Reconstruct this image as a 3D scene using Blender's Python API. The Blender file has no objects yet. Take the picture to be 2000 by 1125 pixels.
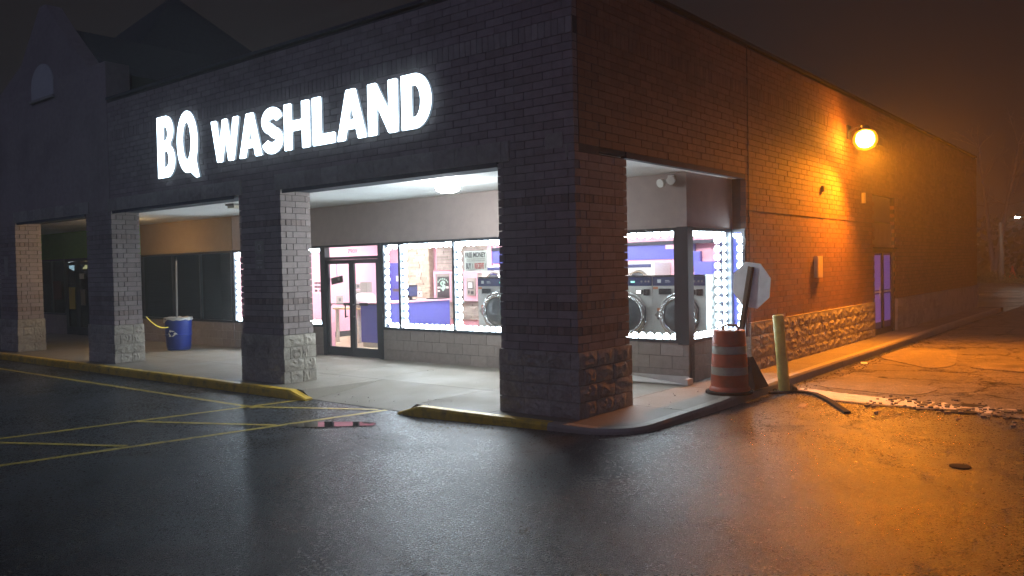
import bpy, bmesh, math, random
from mathutils import Vector, Matrix
random.seed(7)
R = math.radians
SC = bpy.context.scene
COL = SC.collection

# ------------------------------------------------------------------ camera
cam_d = bpy.data.cameras.new('camera')
cam_d.lens = 28.78; cam_d.sensor_width = 36; cam_d.clip_start = .1; cam_d.clip_end = 2000
cam = bpy.data.objects.new('camera', cam_d); COL.objects.link(cam)
RIGHT = Vector((0.77980, 0.62566, -0.02125)); DOWN = Vector((-0.00047, -0.03335, -0.99944)); FWD = Vector((-0.62602, 0.77938, -0.02571))
m = Matrix.Identity(4)
for i in range(3):
    m[i][0] = RIGHT[i]; m[i][1] = -DOWN[i]; m[i][2] = -FWD[i]
CAM = Vector((5.5745, -8.1939, 1.87))
m.translation = CAM
cam.matrix_world = m
SC.camera = cam

# ------------------------------------------------------------------ world, sun, exposure
w = bpy.data.worlds.new('World'); SC.world = w; w.use_nodes = True
bg = w.node_tree.nodes['Background']
bg.inputs[0].default_value = (.0115, .0095, .0105, 1); bg.inputs[1].default_value = 1.0
sd = bpy.data.lights.new('fill_sun', 'SUN'); sd.energy = .30; sd.angle = R(14); sd.color = (.50, .53, 1.0)  # dim bluish night fill added from behind the camera, no source in view
fill_sun = bpy.data.objects.new('fill_sun', sd); COL.objects.link(fill_sun)
fill_sun.rotation_euler = Vector((-.30, .74, -.60)).to_track_quat('-Z', 'Y').to_euler()
SC.view_settings.view_transform = 'Standard'; SC.view_settings.look = 'None'
SC.view_settings.exposure = 0; SC.view_settings.gamma = 1; SC.view_settings.use_curve_mapping = False
SC.cycles.use_denoising = True
SC.cycles.max_bounces = 8; SC.cycles.diffuse_bounces = 4; SC.cycles.glossy_bounces = 4
SC.cycles.transmission_bounces = 6; SC.cycles.transparent_max_bounces = 16; SC.cycles.volume_bounces = 0
SC.cycles.sample_clamp_indirect = 4
SC.cycles.caustics_reflective = False; SC.cycles.caustics_refractive = False

# ------------------------------------------------------------------ helpers
class MB:
    def __init__(s): s.v = []; s.f = []
    def add(s, vs, fs):
        n = len(s.v); s.v += [Vector(p) for p in vs]; s.f += [tuple(i + n for i in f) for f in fs]; return s
    def box(s, x0, x1, y0, y1, z0, z1):
        return s.add([(x0,y0,z0),(x1,y0,z0),(x1,y1,z0),(x0,y1,z0),(x0,y0,z1),(x1,y0,z1),(x1,y1,z1),(x0,y1,z1)],
                     [(0,3,2,1),(4,5,6,7),(0,1,5,4),(1,2,6,5),(2,3,7,6),(3,0,4,7)])
    def obox(s, c, ax, ay, az):
        c, ax, ay, az = Vector(c), Vector(ax), Vector(ay), Vector(az)
        vs = [c + i*ax + j*ay + k*az for k in (-1,1) for j in (-1,1) for i in (-1,1)]
        return s.add(vs, [(0,2,3,1),(4,5,7,6),(0,1,5,4),(1,3,7,5),(3,2,6,7),(2,0,4,6)])
    def prism(s, pts, d):
        """closed 3-D polygon pts swept by the vector d"""
        n = len(pts); d = Vector(d); a = [Vector(p) for p in pts]
        return s.add(a + [p + d for p in a], [tuple(range(n))[::-1], tuple(range(n, 2*n))] + [(i, (i+1) % n, n + (i+1) % n, n + i) for i in range(n)])
    def ring(s, c, u, v, r, n):
        return [Vector(c) + r*(math.cos(2*math.pi*i/n)*u + math.sin(2*math.pi*i/n)*v) for i in range(n)]
    def frame(s, ax):
        ax = Vector(ax).normalized(); u = ax.orthogonal().normalized(); return ax, u, ax.cross(u)
    def cyl(s, p0, p1, r0, r1=None, n=12, cap=True):
        r1 = r0 if r1 is None else r1; ax, u, v = s.frame(Vector(p1) - Vector(p0))
        a = s.ring(p0, u, v, r0, n) + s.ring(p1, u, v, r1, n)
        fs = [(i, (i+1) % n, n + (i+1) % n, n + i) for i in range(n)]
        if cap: fs += [tuple(range(n))[::-1], tuple(range(n, 2*n))]
        return s.add(a, fs)
    def tube(s, pts, r, n=8):
        rs = r if isinstance(r, (list, tuple)) else [r]*len(pts)
        pts = [Vector(p) for p in pts]; vs = []; fs = []; u0 = None
        for i, p in enumerate(pts):
            t = (pts[min(i+1, len(pts)-1)] - pts[max(i-1, 0)]).normalized()
            u = t.orthogonal().normalized() if u0 is None else (u0 - t*u0.dot(t)).normalized()
            u0 = u; vs += s.ring(p, u, t.cross(u), rs[i], n)
        for k in range(len(pts)-1):
            fs += [(k*n+i, k*n+(i+1) % n, (k+1)*n+(i+1) % n, (k+1)*n+i) for i in range(n)]
        fs += [tuple(range(n))[::-1], tuple(range((len(pts)-1)*n, len(pts)*n))]
        return s.add(vs, fs)
    def lathe(s, c, prof, n=24, axis=(0,0,1), cap=True):
        ax = Vector(axis).normalized(); u = Vector((1,0,0)) if abs(ax.z) > .9 else Vector((0,0,1)); u = (u - ax*u.dot(ax)).normalized(); v = ax.cross(u)
        vs = []; fs = []
        for r, h in prof: vs += s.ring(Vector(c) + ax*h, u, v, r, n)
        for k in range(len(prof)-1):
            fs += [(k*n+i, k*n+(i+1) % n, (k+1)*n+(i+1) % n, (k+1)*n+i) for i in range(n)]
        if cap: fs += [tuple(range(n))[::-1], tuple(range((len(prof)-1)*n, len(prof)*n))]
        return s.add(vs, fs)
    def torus(s, c, axis, Rr, r, n=32, k=8):
        ax, u, v = s.frame(axis); vs = []; fs = []
        for i in range(n):
            a = 2*math.pi*i/n; d = math.cos(a)*u + math.sin(a)*v
            for j in range(k):
                b = 2*math.pi*j/k; vs.append(Vector(c) + d*(Rr + r*math.cos(b)) + ax*r*math.sin(b))
        for i in range(n):
            for j in range(k):
                fs.append((i*k+j, ((i+1) % n)*k+j, ((i+1) % n)*k+(j+1) % k, i*k+(j+1) % k))
        return s.add(vs, fs)
    def mesh(s, name, mat, off=(0,0,0), smooth=False):
        o = Vector(off); me = bpy.data.meshes.new(name)
        me.from_pydata([p - o for p in s.v], [], s.f)
        b = bmesh.new(); b.from_mesh(me); bmesh.ops.recalc_face_normals(b, faces=b.faces); b.to_mesh(me); b.free()
        if mat: me.materials.append(mat)
        if smooth:
            me.polygons.foreach_set('use_smooth', [True]*len(me.polygons)); me.set_sharp_from_angle(angle=R(40))
        return me
    def build(s, name, mat, parent=None, smooth=False):
        """vertices are in world space (parents only translate)"""
        off = origin(parent)
        o = bpy.data.objects.new(name, s.mesh(name, mat, off, smooth)); COL.objects.link(o); o.parent = parent
        return o

def origin(o):
    p = Vector((0,0,0))
    while o is not None: p = p + o.location; o = o.parent
    return p
def tag(o, label=None, cat=None, group=None, kind=None):
    for k, v in (('label', label), ('category', cat), ('group', group), ('kind', kind)):
        if v: o[k] = v
    return o
def thing(name, label, cat, loc=(0,0,0), group=None):
    o = bpy.data.objects.new(name, None); COL.objects.link(o); o.location = loc; o.empty_display_size = .1
    return tag(o, label, cat, group)
def struct(name, loc=(0,0,0)):
    o = bpy.data.objects.new(name, None); COL.objects.link(o); o.location = loc; o.empty_display_size = .1
    return tag(o, kind='structure')
def put(name, me, parent, loc, scale=None, rot=None):
    o = bpy.data.objects.new(name, me); COL.objects.link(o); o.parent = parent; o.location = Vector(loc) - origin(parent)
    if scale: o.scale = scale
    if rot: o.rotation_euler = rot
    return o
def copy_tree(o, parent=None):
    c = o.copy(); COL.objects.link(c); c.parent = parent
    for ch in list(o.children): copy_tree(ch, c)
    return c

# ------------------------------------------------------------------ materials
def mat(name, col, rough=.6, var=.15, vs=3.0, bump=0.0, bs=40.0, metal=0.0, spec=.5, stain=None, ss=1.2, piece=0.0, rvar=0.0):
    """noise-varied surface; piece adds a random tone to each object / loose piece; stain = (colour, amount) patches"""
    mt = bpy.data.materials.new(name); mt.use_nodes = True; nt = mt.node_tree; N = nt.nodes; L = nt.links
    b = N['Principled BSDF']; b.inputs['Roughness'].default_value = rough; b.inputs['Metallic'].default_value = metal
    b.inputs['Specular IOR Level'].default_value = spec
    geo = N.new('ShaderNodeNewGeometry')
    def noise(scale, detail=4, rg=.6):
        n = N.new('ShaderNodeTexNoise'); n.inputs['Scale'].default_value = scale; n.inputs['Detail'].default_value = detail; n.inputs['Roughness'].default_value = rg
        L.new(geo.outputs['Position'], n.inputs['Vector']); return n
    def ramp(src, a, b_, lo, hi):
        r = N.new('ShaderNodeMapRange'); L.new(src, r.inputs[0]); r.inputs[1].default_value = a; r.inputs[2].default_value = b_
        r.inputs[3].default_value = lo; r.inputs[4].default_value = hi; return r.outputs[0]
    n1 = noise(vs); val = ramp(n1.outputs[0], .25, .75, 1-var, 1+var)
    if piece:
        oi = N.new('ShaderNodeObjectInfo'); ad = N.new('ShaderNodeMath'); ad.operation = 'ADD'
        L.new(oi.outputs['Random'], ad.inputs[0]); L.new(geo.outputs['Random Per Island'], ad.inputs[1])
        fr = N.new('ShaderNodeMath'); fr.operation = 'FRACT'; L.new(ad.outputs[0], fr.inputs[0])
        mu = N.new('ShaderNodeMath'); mu.operation = 'MULTIPLY'; L.new(val, mu.inputs[0]); L.new(ramp(fr.outputs[0], 0, 1, 1-piece, 1+piece), mu.inputs[1]); val = mu.outputs[0]
    c = N.new('ShaderNodeMix'); c.data_type = 'RGBA'; c.blend_type = 'MULTIPLY'; c.inputs[0].default_value = 1
    c.inputs[6].default_value = (*col, 1); L.new(val, c.inputs[7]); out = c.outputs[2]
    if stain:
        n3 = noise(ss, 6, .65); k = ramp(n3.outputs[0], .48, .7, 0, stain[1])
        mx = N.new('ShaderNodeMix'); mx.data_type = 'RGBA'; L.new(k, mx.inputs[0]); L.new(out, mx.inputs[6]); mx.inputs[7].default_value = (*stain[0], 1); out = mx.outputs[2]
    L.new(out, b.inputs['Base Color'])
    if rvar:
        n4 = noise(vs*.6, 3); L.new(ramp(n4.outputs[0], .3, .7, max(.03, rough-rvar), min(1, rough+rvar)), b.inputs['Roughness'])
    if bump:
        n2 = noise(bs, 6, .7); bp = N.new('ShaderNodeBump'); bp.inputs['Strength'].default_value = min(1, bump); bp.inputs['Distance'].default_value = .01*max(1, bump)
        L.new(n2.outputs[0], bp.inputs['Height']); L.new(bp.outputs[0], b.inputs['Normal'])
    return mt
def emit(name, col, s):
    mt = bpy.data.materials.new(name); mt.use_nodes = True; nt = mt.node_tree
    b = nt.nodes['Principled BSDF']; b.inputs['Base Color'].default_value = (.8,.8,.8,1)
    b.inputs['Emission Color'].default_value = (*col, 1); b.inputs['Emission Strength'].default_value = s
    return mt
def glass(name, tint=(.97,.985,.98), refl=.035):
    mt = bpy.data.materials.new(name); mt.use_nodes = True; nt = mt.node_tree; nt.nodes.remove(nt.nodes['Principled BSDF'])
    t = nt.nodes.new('ShaderNodeBsdfTransparent'); t.inputs[0].default_value = (*tint, 1)
    g = nt.nodes.new('ShaderNodeBsdfGlossy'); g.inputs['Roughness'].default_value = .02
    lw = nt.nodes.new('ShaderNodeLayerWeight'); lw.inputs[0].default_value = .5
    pw = nt.nodes.new('ShaderNodeMath'); pw.operation = 'POWER'; nt.links.new(lw.outputs['Facing'], pw.inputs[0]); pw.inputs[1].default_value = 4.0
    mr = nt.nodes.new('ShaderNodeMapRange'); nt.links.new(pw.outputs[0], mr.inputs[0]); mr.inputs[3].default_value = refl; mr.inputs[4].default_value = .9
    mx = nt.nodes.new('ShaderNodeMixShader'); nt.links.new(mr.outputs[0], mx.inputs[0]); nt.links.new(t.outputs[0], mx.inputs[1]); nt.links.new(g.outputs[0], mx.inputs[2])
    nt.links.new(mx.outputs[0], nt.nodes['Material Output'].inputs[0]); return mt

def glow_shell(name, col, s_, fac):
    mt = bpy.data.materials.new(name); mt.use_nodes = True; nt = mt.node_tree; nt.nodes.remove(nt.nodes['Principled BSDF'])
    t = nt.nodes.new('ShaderNodeBsdfTransparent'); e = nt.nodes.new('ShaderNodeEmission'); e.inputs[0].default_value = (*col,1); e.inputs[1].default_value = s_
    mx = nt.nodes.new('ShaderNodeMixShader'); mx.inputs[0].default_value = fac; nt.links.new(t.outputs[0], mx.inputs[1]); nt.links.new(e.outputs[0], mx.inputs[2])
    nt.links.new(mx.outputs[0], nt.nodes['Material Output'].inputs[0]); return mt
def asphalt(name, base, rough_lo, rough_hi, crack=0.0, wet=1.0, bumpd=.006):
    mt = bpy.data.materials.new(name); mt.use_nodes = True; nt = mt.node_tree; N = nt.nodes; L = nt.links; b = N['Principled BSDF']
    geo = N.new('ShaderNodeNewGeometry')
    def tex(kind, **kw):
        n = N.new(kind); L.new(geo.outputs['Position'], n.inputs['Vector'])
        for k, v in kw.items(): n.inputs[k].default_value = v
        return n
    def mr(src, a, b_, lo, hi):
        r = N.new('ShaderNodeMapRange'); L.new(src, r.inputs[0]); r.inputs[1].default_value = a; r.inputs[2].default_value = b_; r.inputs[3].default_value = lo; r.inputs[4].default_value = hi; return r.outputs[0]
    def math2(op, x, y):
        n = N.new('ShaderNodeMath'); n.operation = op
        for i, q in enumerate((x, y)):
            if isinstance(q, (int, float)): n.inputs[i].default_value = q
            else: L.new(q, n.inputs[i])
        return n.outputs[0]
    agg = tex('ShaderNodeTexVoronoi', Scale=62.0)
    fine = tex('ShaderNodeTexNoise', Scale=38.0, Detail=8.0, Roughness=.75)
    mid = tex('ShaderNodeTexNoise', Scale=3.2, Detail=6.0, Roughness=.65)
    big = tex('ShaderNodeTexNoise', Scale=.42, Detail=3.0, Roughness=.5)
    grit = tex('ShaderNodeTexVoronoi', Scale=120.0)
    v = math2('MULTIPLY', math2('MULTIPLY', mr(agg.outputs['Color'], 0, 1, .3, 1.9), mr(grit.outputs['Color'], 0, 1, .5, 1.6)), mr(mid.outputs[0], .3, .7, .75, 1.25))
    v = math2('MULTIPLY', v, mr(big.outputs[0], .3, .7, .8, 1.2))
    oil = tex('ShaderNodeTexNoise', Scale=.9, Detail=7.0, Roughness=.62, Distortion=.8)
    v = math2('MULTIPLY', v, mr(oil.outputs[0], .54, .68, 1, .45))
    h = math2('ADD', math2('MULTIPLY', agg.outputs['Distance'], -.55), math2('MULTIPLY', fine.outputs[0], .8))
    rough = math2('MULTIPLY', mr(math2('ADD', math2('MULTIPLY', big.outputs[0], .7), math2('MULTIPLY', mid.outputs[0], .3)), .3, .7, rough_lo, rough_hi), mr(agg.outputs['Color'], 0, 1, .6, 1.45))
    if crack:
        wob = tex('ShaderNodeTexNoise', Scale=1.4, Detail=6.0, Roughness=.7)
        ad = N.new('ShaderNodeMix'); ad.data_type = 'RGBA'; ad.blend_type = 'ADD'; ad.inputs[0].default_value = 1; L.new(geo.outputs['Position'], ad.inputs[6]); L.new(wob.outputs['Color'], ad.inputs[7])
        for sc, th, dep in (((.55, .016, 3.0), (1.7, .018, 2.0)) if crack > .5 else ((.33, .02, 2.0),)):
            vo = N.new('ShaderNodeTexVoronoi'); vo.feature = 'DISTANCE_TO_EDGE'; vo.inputs['Scale'].default_value = sc; L.new(ad.outputs[2], vo.inputs['Vector'])
            k = mr(vo.outputs['Distance'], 0, th*crack, 0, 1)
            if sc > 1: k = math2('MAXIMUM', k, mr(big.outputs[0], .47, .53, 1, 0))
            v = math2('MULTIPLY', v, mr(k, 0, 1, .22, 1)); h = math2('ADD', h, math2('MULTIPLY', k, dep))
    cm = N.new('ShaderNodeMix'); cm.data_type = 'RGBA'; cm.blend_type = 'MULTIPLY'; cm.inputs[0].default_value = 1; cm.inputs[6].default_value = (*base, 1); L.new(v, cm.inputs[7])
    L.new(cm.outputs[2], b.inputs['Base Color']); L.new(rough, b.inputs['Roughness']); b.inputs['Specular IOR Level'].default_value = .115*wet
    bp = N.new('ShaderNodeBump'); bp.inputs['Strength'].default_value = .75; bp.inputs['Distance'].default_value = bumpd; L.new(h, bp.inputs['Height']); L.new(bp.outputs[0], b.inputs['Normal'])
    return mt

M = {}
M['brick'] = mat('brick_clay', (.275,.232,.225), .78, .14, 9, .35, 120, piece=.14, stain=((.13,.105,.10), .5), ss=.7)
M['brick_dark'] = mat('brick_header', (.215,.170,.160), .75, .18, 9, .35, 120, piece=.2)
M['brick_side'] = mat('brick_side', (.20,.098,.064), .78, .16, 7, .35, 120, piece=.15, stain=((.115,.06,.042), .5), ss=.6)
M['mortar'] = mat('mortar', (.068,.058,.054), .95, .2, 20, .3, 150)
M['split'] = mat('split_stone', (.36,.335,.285), .85, .25, 22, 1.4, 45, piece=.12, stain=((.14,.12,.10), .55), ss=2.5)
M['stone'] = mat('lintel_stone', (.31,.29,.255), .85, .18, 10, .5, 60, piece=.12)
M['cmu'] = mat('block_wall', (.275,.235,.21), .8, .15, 12, .35, 90, piece=.08)
M['stucco'] = mat('stucco', (.40,.33,.31), .85, .08, 5, .4, 140)
M['stucco_tan'] = mat('stucco_tan', (.30,.215,.13), .85, .08, 5, .4, 140)
M['stucco_green'] = mat('stucco_green', (.15,.44,.03), .85, .1, 5, .4, 140)
M['soffit'] = mat('soffit_white', (.86,.87,.85), .6, .03, 1.5, .1, 40)
M['concrete'] = mat('concrete', (.175,.156,.124), .68, .12, 1.6, .3, 60, piece=.05, stain=((.17,.15,.12), .5), ss=.8, rvar=.14)
M['kerb'] = mat('kerb_concrete', (.30,.27,.22), .6, .15, 3, .35, 60)
M['brick_pale'] = mat('soldier_brick', (.30,.27,.25), .75, .15, 9, .35, 120, piece=.15)
M['kerb_yellow'] = mat('kerb_yellow', (.62,.40,.03), .42, .12, 4, .3, 50, stain=((.16,.12,.05), .8), ss=5)
M['asphalt'] = asphalt('wet_asphalt', (.040,.046,.052), .20, .42, crack=.28, bumpd=.009)
M['asphalt_side'] = asphalt('old_asphalt', (.175,.150,.12), .42, .72, crack=1.0, wet=.8, bumpd=.012)
M['patch'] = asphalt('patched_asphalt', (.20,.17,.135), .45, .7, wet=.8, bumpd=.008)
M['paint_yellow'] = mat('line_yellow', (.46,.34,.05), .45, .2, 8, .5, 70, stain=((.07,.06,.045), .85), ss=14)
M['paint_white'] = mat('line_white', (.72,.66,.56), .55, .15, 6, .6, 45, stain=((.22,.18,.13), .5), ss=5)
M['frame'] = mat('frame_dark', (.022,.026,.036), .35, .1, 5)
M['steel'] = mat('lintel_steel', (.05,.055,.075), .8, .2, 5, spec=.15)
M['alu'] = mat('sign_aluminium', (.80,.84,.83), .5, .07, 4, .05, 60, stain=((.5,.5,.47), .4), ss=5, rvar=.1)
M['galv'] = mat('post_steel', (.10,.075,.055), .5, .25, 12, .2, 60, metal=.5)
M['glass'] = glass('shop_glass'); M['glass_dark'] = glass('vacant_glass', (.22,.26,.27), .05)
M['pink'] = mat('pink_paint', (.86,.43,.53), .55, .03, 2)
M['blue'] = mat('blue_paint', (.085,.095,.42), .5, .06, 2)
M['tile'] = mat('shop_floor', (.62,.50,.34), .35, .06, 3)
M['ledge'] = mat('ledgestone', (.52,.42,.32), .85, .25, 10, .6, 40, piece=.28)
M['ledge_shaded'] = mat('ledgestone_shaded', (.36,.31,.27), .85, .25, 10, .6, 40, piece=.22)  # darker ledgestone copy, shade of the back wall put into the colour
M['white'] = mat('white_paint', (.78,.78,.76), .5, .04, 3)
M['paper'] = mat('paper', (.82,.80,.74), .8, .04, 8)
M['poster_white'] = mat('poster_white', (.90,.89,.84), .8, .03, 8)
M['ink'] = mat('ink_grey', (.10,.09,.09), .7, .05, 4)
M['ink_soft'] = mat('ink_soft', (.45,.40,.38), .7, .05, 4)
M['ink_red'] = mat('ink_red', (.62,.06,.05), .7, .05, 4)
M['mint'] = mat('ink_mint', (.45,.75,.60), .6, .05, 4)
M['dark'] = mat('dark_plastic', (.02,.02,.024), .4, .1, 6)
M['brown'] = mat('brown_wood', (.12,.075,.055), .6, .2, 10)
M['wood'] = mat('tabletop', (.72,.52,.27), .45, .1, 8)
M['cream'] = mat('cream_legs', (.78,.72,.60), .5, .05, 5)
M['grey'] = mat('grey_box', (.34,.31,.28), .7, .1, 6)
M['stainless'] = mat('stainless', (.74,.73,.70), .42, .07, 2.5, .04, 20, metal=.4, rvar=.08)
M['chrome'] = mat('chrome', (.80,.80,.80), .12, .03, 3, metal=1.0)
M['navy'] = mat('control_navy', (.035,.045,.13), .35, .08, 5)
M['doorglass'] = mat('washer_glass', (.055,.065,.075), .08, .2, 4)
M['orange_tag'] = mat('orange_tag', (.70,.28,.12), .6, .05, 5)
M['barrel'] = mat('barrel_orange', (.38,.068,.028), .5, .12, 5, .1, 30, stain=((.20,.06,.035), .6), ss=6)
M['reflective'] = mat('reflective_band', (.27,.25,.21), .5, .12, 12, .1, 50, stain=((.18,.14,.10), .6), ss=9)
M['rubber'] = mat('rubber', (.016,.015,.015), .85, .2, 10, .3, 50, spec=.15)
M['bollard'] = mat('bollard_yellow', (.50,.42,.10), .48, .1, 5, .2, 40, stain=((.22,.17,.06), .6), ss=6)
M['bin'] = mat('bin_blue', (.012,.035,.26), .38, .08, 4)
M['bag'] = mat('bin_bag', (.42,.43,.42), .5, .08, 12, .3, 30)
M['shingle'] = mat('shingle', (.035,.04,.05), .9, .25, 8, .6, 30)
M['panel_white'] = mat('board_white', (.58,.56,.53), .5, .06, 4)
M['meter'] = mat('meter_tan', (.62,.50,.30), .5, .06, 5)
M['shutter'] = mat('louvre_brown', (.16,.105,.075), .6, .1, 5)
M['leaf'] = mat('weed_leaf', (.14,.13,.05), .7, .3, 20)
M['bark'] = mat('bark', (.26,.22,.17), .9, .3, 4, .5, 8)
M['grass'] = mat('verge_grass', (.075,.095,.03), .95, .4, .8, .5, 8)
M['road'] = mat('far_concrete', (.45,.43,.38), .6, .1, .5)
M['cone'] = mat('cone_orange', (.75,.12,.03), .5, .05, 3)
M['tape'] = mat('tape_yellow', (.80,.62,.05), .5, .08, 20)
M['arch'] = mat('arch_panel', (.45,.46,.45), .7, .08, 4)
M['rust'] = mat('rusty_plate', (.16,.07,.04), .6, .3, 30)
E_LED = emit('led_white', (.72,.88,1.0), 52)
E_LETTER = emit('letter_face', (.66,.86,1.0), 6.5)
E_RETURN = emit('letter_side_glow', (.60,.80,1.0), .22)  # letter sides given a faint added glow that spills onto the brick
E_CEIL = emit('ceiling_tube', (.97,.96,1.0), 66)
E_DOME = emit('soffit_dome', (.93,.98,1.0), 220)
E_WARM = emit('soffit_dome_amber', (1.0,.62,.26), 85)
E_SODIUM = emit('sodium_lens', (1.0,.33,.02), 240)
GLOW_SHELL = glow_shell('bloom_shell', (1.0,.42,.02), 2.6, .3)  # glowing shell added to give the lamp an orange rim of bloom
E_STREET = emit('street_lens', (1.0,.93,.80), 130)
E_SCREEN = emit('display_white', (1.0,.92,.88), 2.2)
E_SCREENR = emit('display_pink', (1.0,.35,.28), 1.2)
E_GREENLED = emit('display_green', (.1,.9,.7), 1.2)
E_SIGN = emit('shop_sign_light', (.8,.92,1.0), 9)
E_AMBER = emit('amber_lamp', (1.0,.72,.35), 8)
E_RED = emit('red_neon', (1.0,.06,.06), 7)
E_BLUE = emit('blue_pane_glow', (.01,.04,1.0), .16)  # blue glow put into the panes so the dark door shows
E_BAR = emit('far_white_light', (.9,.92,1.0), 2.0)

# ------------------------------------------------------------------ text and outlines
def text_mesh(name, body, mt, x0, x1, z0, z1, y, bold=.02, depth=.002, normal='-y'):
    cu = bpy.data.curves.new(name, 'FONT'); cu.body = body; cu.size = 1; cu.offset = bold; cu.extrude = .01; cu.align_x = 'LEFT'; cu.resolution_u = 3
    to = bpy.data.objects.new(name, cu); COL.objects.link(to)
    me = bpy.data.meshes.new_from_object(to.evaluated_get(bpy.context.evaluated_depsgraph_get()))
    bpy.data.objects.remove(to); bpy.data.curves.remove(cu)
    xs = [v.co.x for v in me.vertices]; ys = [v.co.y for v in me.vertices]; a, b, c, d = min(xs), max(xs), min(ys), max(ys)
    for v in me.vertices:
        u = (v.co.x-a)/(b-a); t = (v.co.y-c)/(d-c); q = (v.co.z + .01)/.02
        v.co = (x0 + u*(x1-x0), y - q*depth, z0 + t*(z1-z0))
    me.materials.clear(); me.materials.append(mt); me.name = name
    return me
def add_text(name, body, mt, x0, x1, z0, z1, y, parent, bold=.02, depth=.002):
    me = text_mesh(name, body, mt, x0, x1, z0, z1, y, bold, depth); me.transform(Matrix.Translation(-origin(parent)))
    o = bpy.data.objects.new(name, me); COL.objects.link(o); o.parent = parent; return o
def rounded(poly, r, k=4):
    out = []; n = len(poly)
    for i in range(n):
        p, a, b = Vector(poly[i]), Vector(poly[i-1]), Vector(poly[(i+1) % n])
        d1, d2 = a-p, b-p; rr = min(r, .45*d1.length, .45*d2.length); p1, p2 = p + d1.normalized()*rr, p + d2.normalized()*rr
        for j in range(k+1):
            t = j/k; out.append(tuple((1-t)**2*p1 + 2*t*(1-t)*p + t*t*p2))
    return out
def outline_mesh(name, loops, depth, mt):
    cu = bpy.data.curves.new(name, 'CURVE'); cu.dimensions = '2D'; cu.fill_mode = 'BOTH'; cu.extrude = depth/2
    for lp in loops:
        s = cu.splines.new('POLY'); s.points.add(len(lp)-1); s.use_cyclic_u = True
        for i, p in enumerate(lp): s.points[i].co = (p[0], p[1], 0, 1)
    to = bpy.data.objects.new(name, cu); COL.objects.link(to)
    me = bpy.data.meshes.new_from_object(to.evaluated_get(bpy.context.evaluated_depsgraph_get()))
    bpy.data.objects.remove(to); bpy.data.curves.remove(cu); me.materials.clear(); me.materials.append(mt); return me

# ------------------------------------------------------------------ ground
GZ = -.14
SY0 = 4.35                                      # where the old side lot begins
MB().add([(-250,-250,GZ),(250,-250,GZ),(250,250,GZ),(-250,250,GZ)], [(0,1,2,3)]).build('asphalt_lot', M['asphalt']); lot = bpy.data.objects['asphalt_lot']; tag(lot, kind='structure')
# older paving of the side lot, its near edge ragged along the white stripe
near = [(.95,4.45),(1.2,4.32),(1.5,4.0),(1.8,3.70),(2.4,3.62),(3.3,3.66),(4.2,3.56),(5.6,3.45),(7.5,3.4),(10,3.2),(22,2.6)]
jag = []
for i in range(len(near)-1):
    (xa, ya), (xb, yb) = near[i], near[i+1]; n = max(2, int((xb-xa)/.12))
    for k in range(n):
        t = k/n; amp = .05 if xa > 2.6 and xa < 9 else .015
        jag.append((xa+(xb-xa)*t, ya+(yb-ya)*t + random.uniform(-amp, amp)))
MB().prism([(x, y, GZ+.001) for x, y in jag] + [(22,64,GZ+.001),(.95,64,GZ+.001)], (0,0,.012)).build('side_lot_asphalt', M['asphalt_side']); tag(bpy.data.objects['side_lot_asphalt'], kind='structure')
side_lot = bpy.data.objects['side_lot_asphalt']
def blob(pts, r, z0, h, name, mt, parent):
    return MB().prism([(x, y, z0) for x, y in rounded(pts, r)], (0,0,h)).build(name, mt, parent)
blob([(.98,9.3),(2.25,7.9),(2.5,8.6),(2.05,11.4),(.98,11.6)], .35, GZ+.0135, .010, 'asphalt_patch', M['patch'], side_lot)
blob([(2.75,8.4),(3.75,8.1),(3.8,9.2),(2.8,9.4)], .2, GZ+.0135, .012, 'asphalt_patch', M['patch'], side_lot)
blob([(1.15,4.9),(2.7,4.6),(2.9,5.6),(1.2,6.7)], .35, GZ+.0135, .007, 'asphalt_patch', M['patch'], side_lot)
# painted lines on the front lot
def line(p0, p1, wd, name, mt, z, parent, rag=.006):
    a, b = Vector((*p0, z)), Vector((*p1, z)); d = (b-a).normalized(); s = Vector((-d.y, d.x, 0))*wd/2
    n = max(2, int((b-a).length/.12)); vs = []; fs = []
    for i in range(n+1):
        p = a + (b-a)*i/n; vs += [p + s*(1+random.uniform(-rag, rag)*20), p - s*(1+random.uniform(-rag, rag)*20)]
    for i in range(n): fs.append((2*i, 2*i+1, 2*i+3, 2*i+2))
    return MB().add(vs, fs).build(name, mt, parent)
Z1 = GZ + .004
line((-26,-1.32), (-5.02,-1.16), .10, 'yellow_line', M['paint_yellow'], Z1, lot)
line((-5.0,-.30), (-5.9,-4.75), .10, 'yellow_line', M['paint_yellow'], Z1, lot)
line((-3.16,-.25), (-4.25,-5.2), .10, 'yellow_line', M['paint_yellow'], Z1, lot)
line((-5.08,-1.14), (-3.28,-.30), .09, 'yellow_line', M['paint_yellow'], Z1+.003, lot)
line((-5.50,-2.76), (-3.55,-1.84), .09, 'yellow_line', M['paint_yellow'], Z1+.003, lot)
line((-5.85,-4.56), (-3.98,-3.60), .09, 'yellow_line', M['paint_yellow'], Z1+.003, lot)
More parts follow.
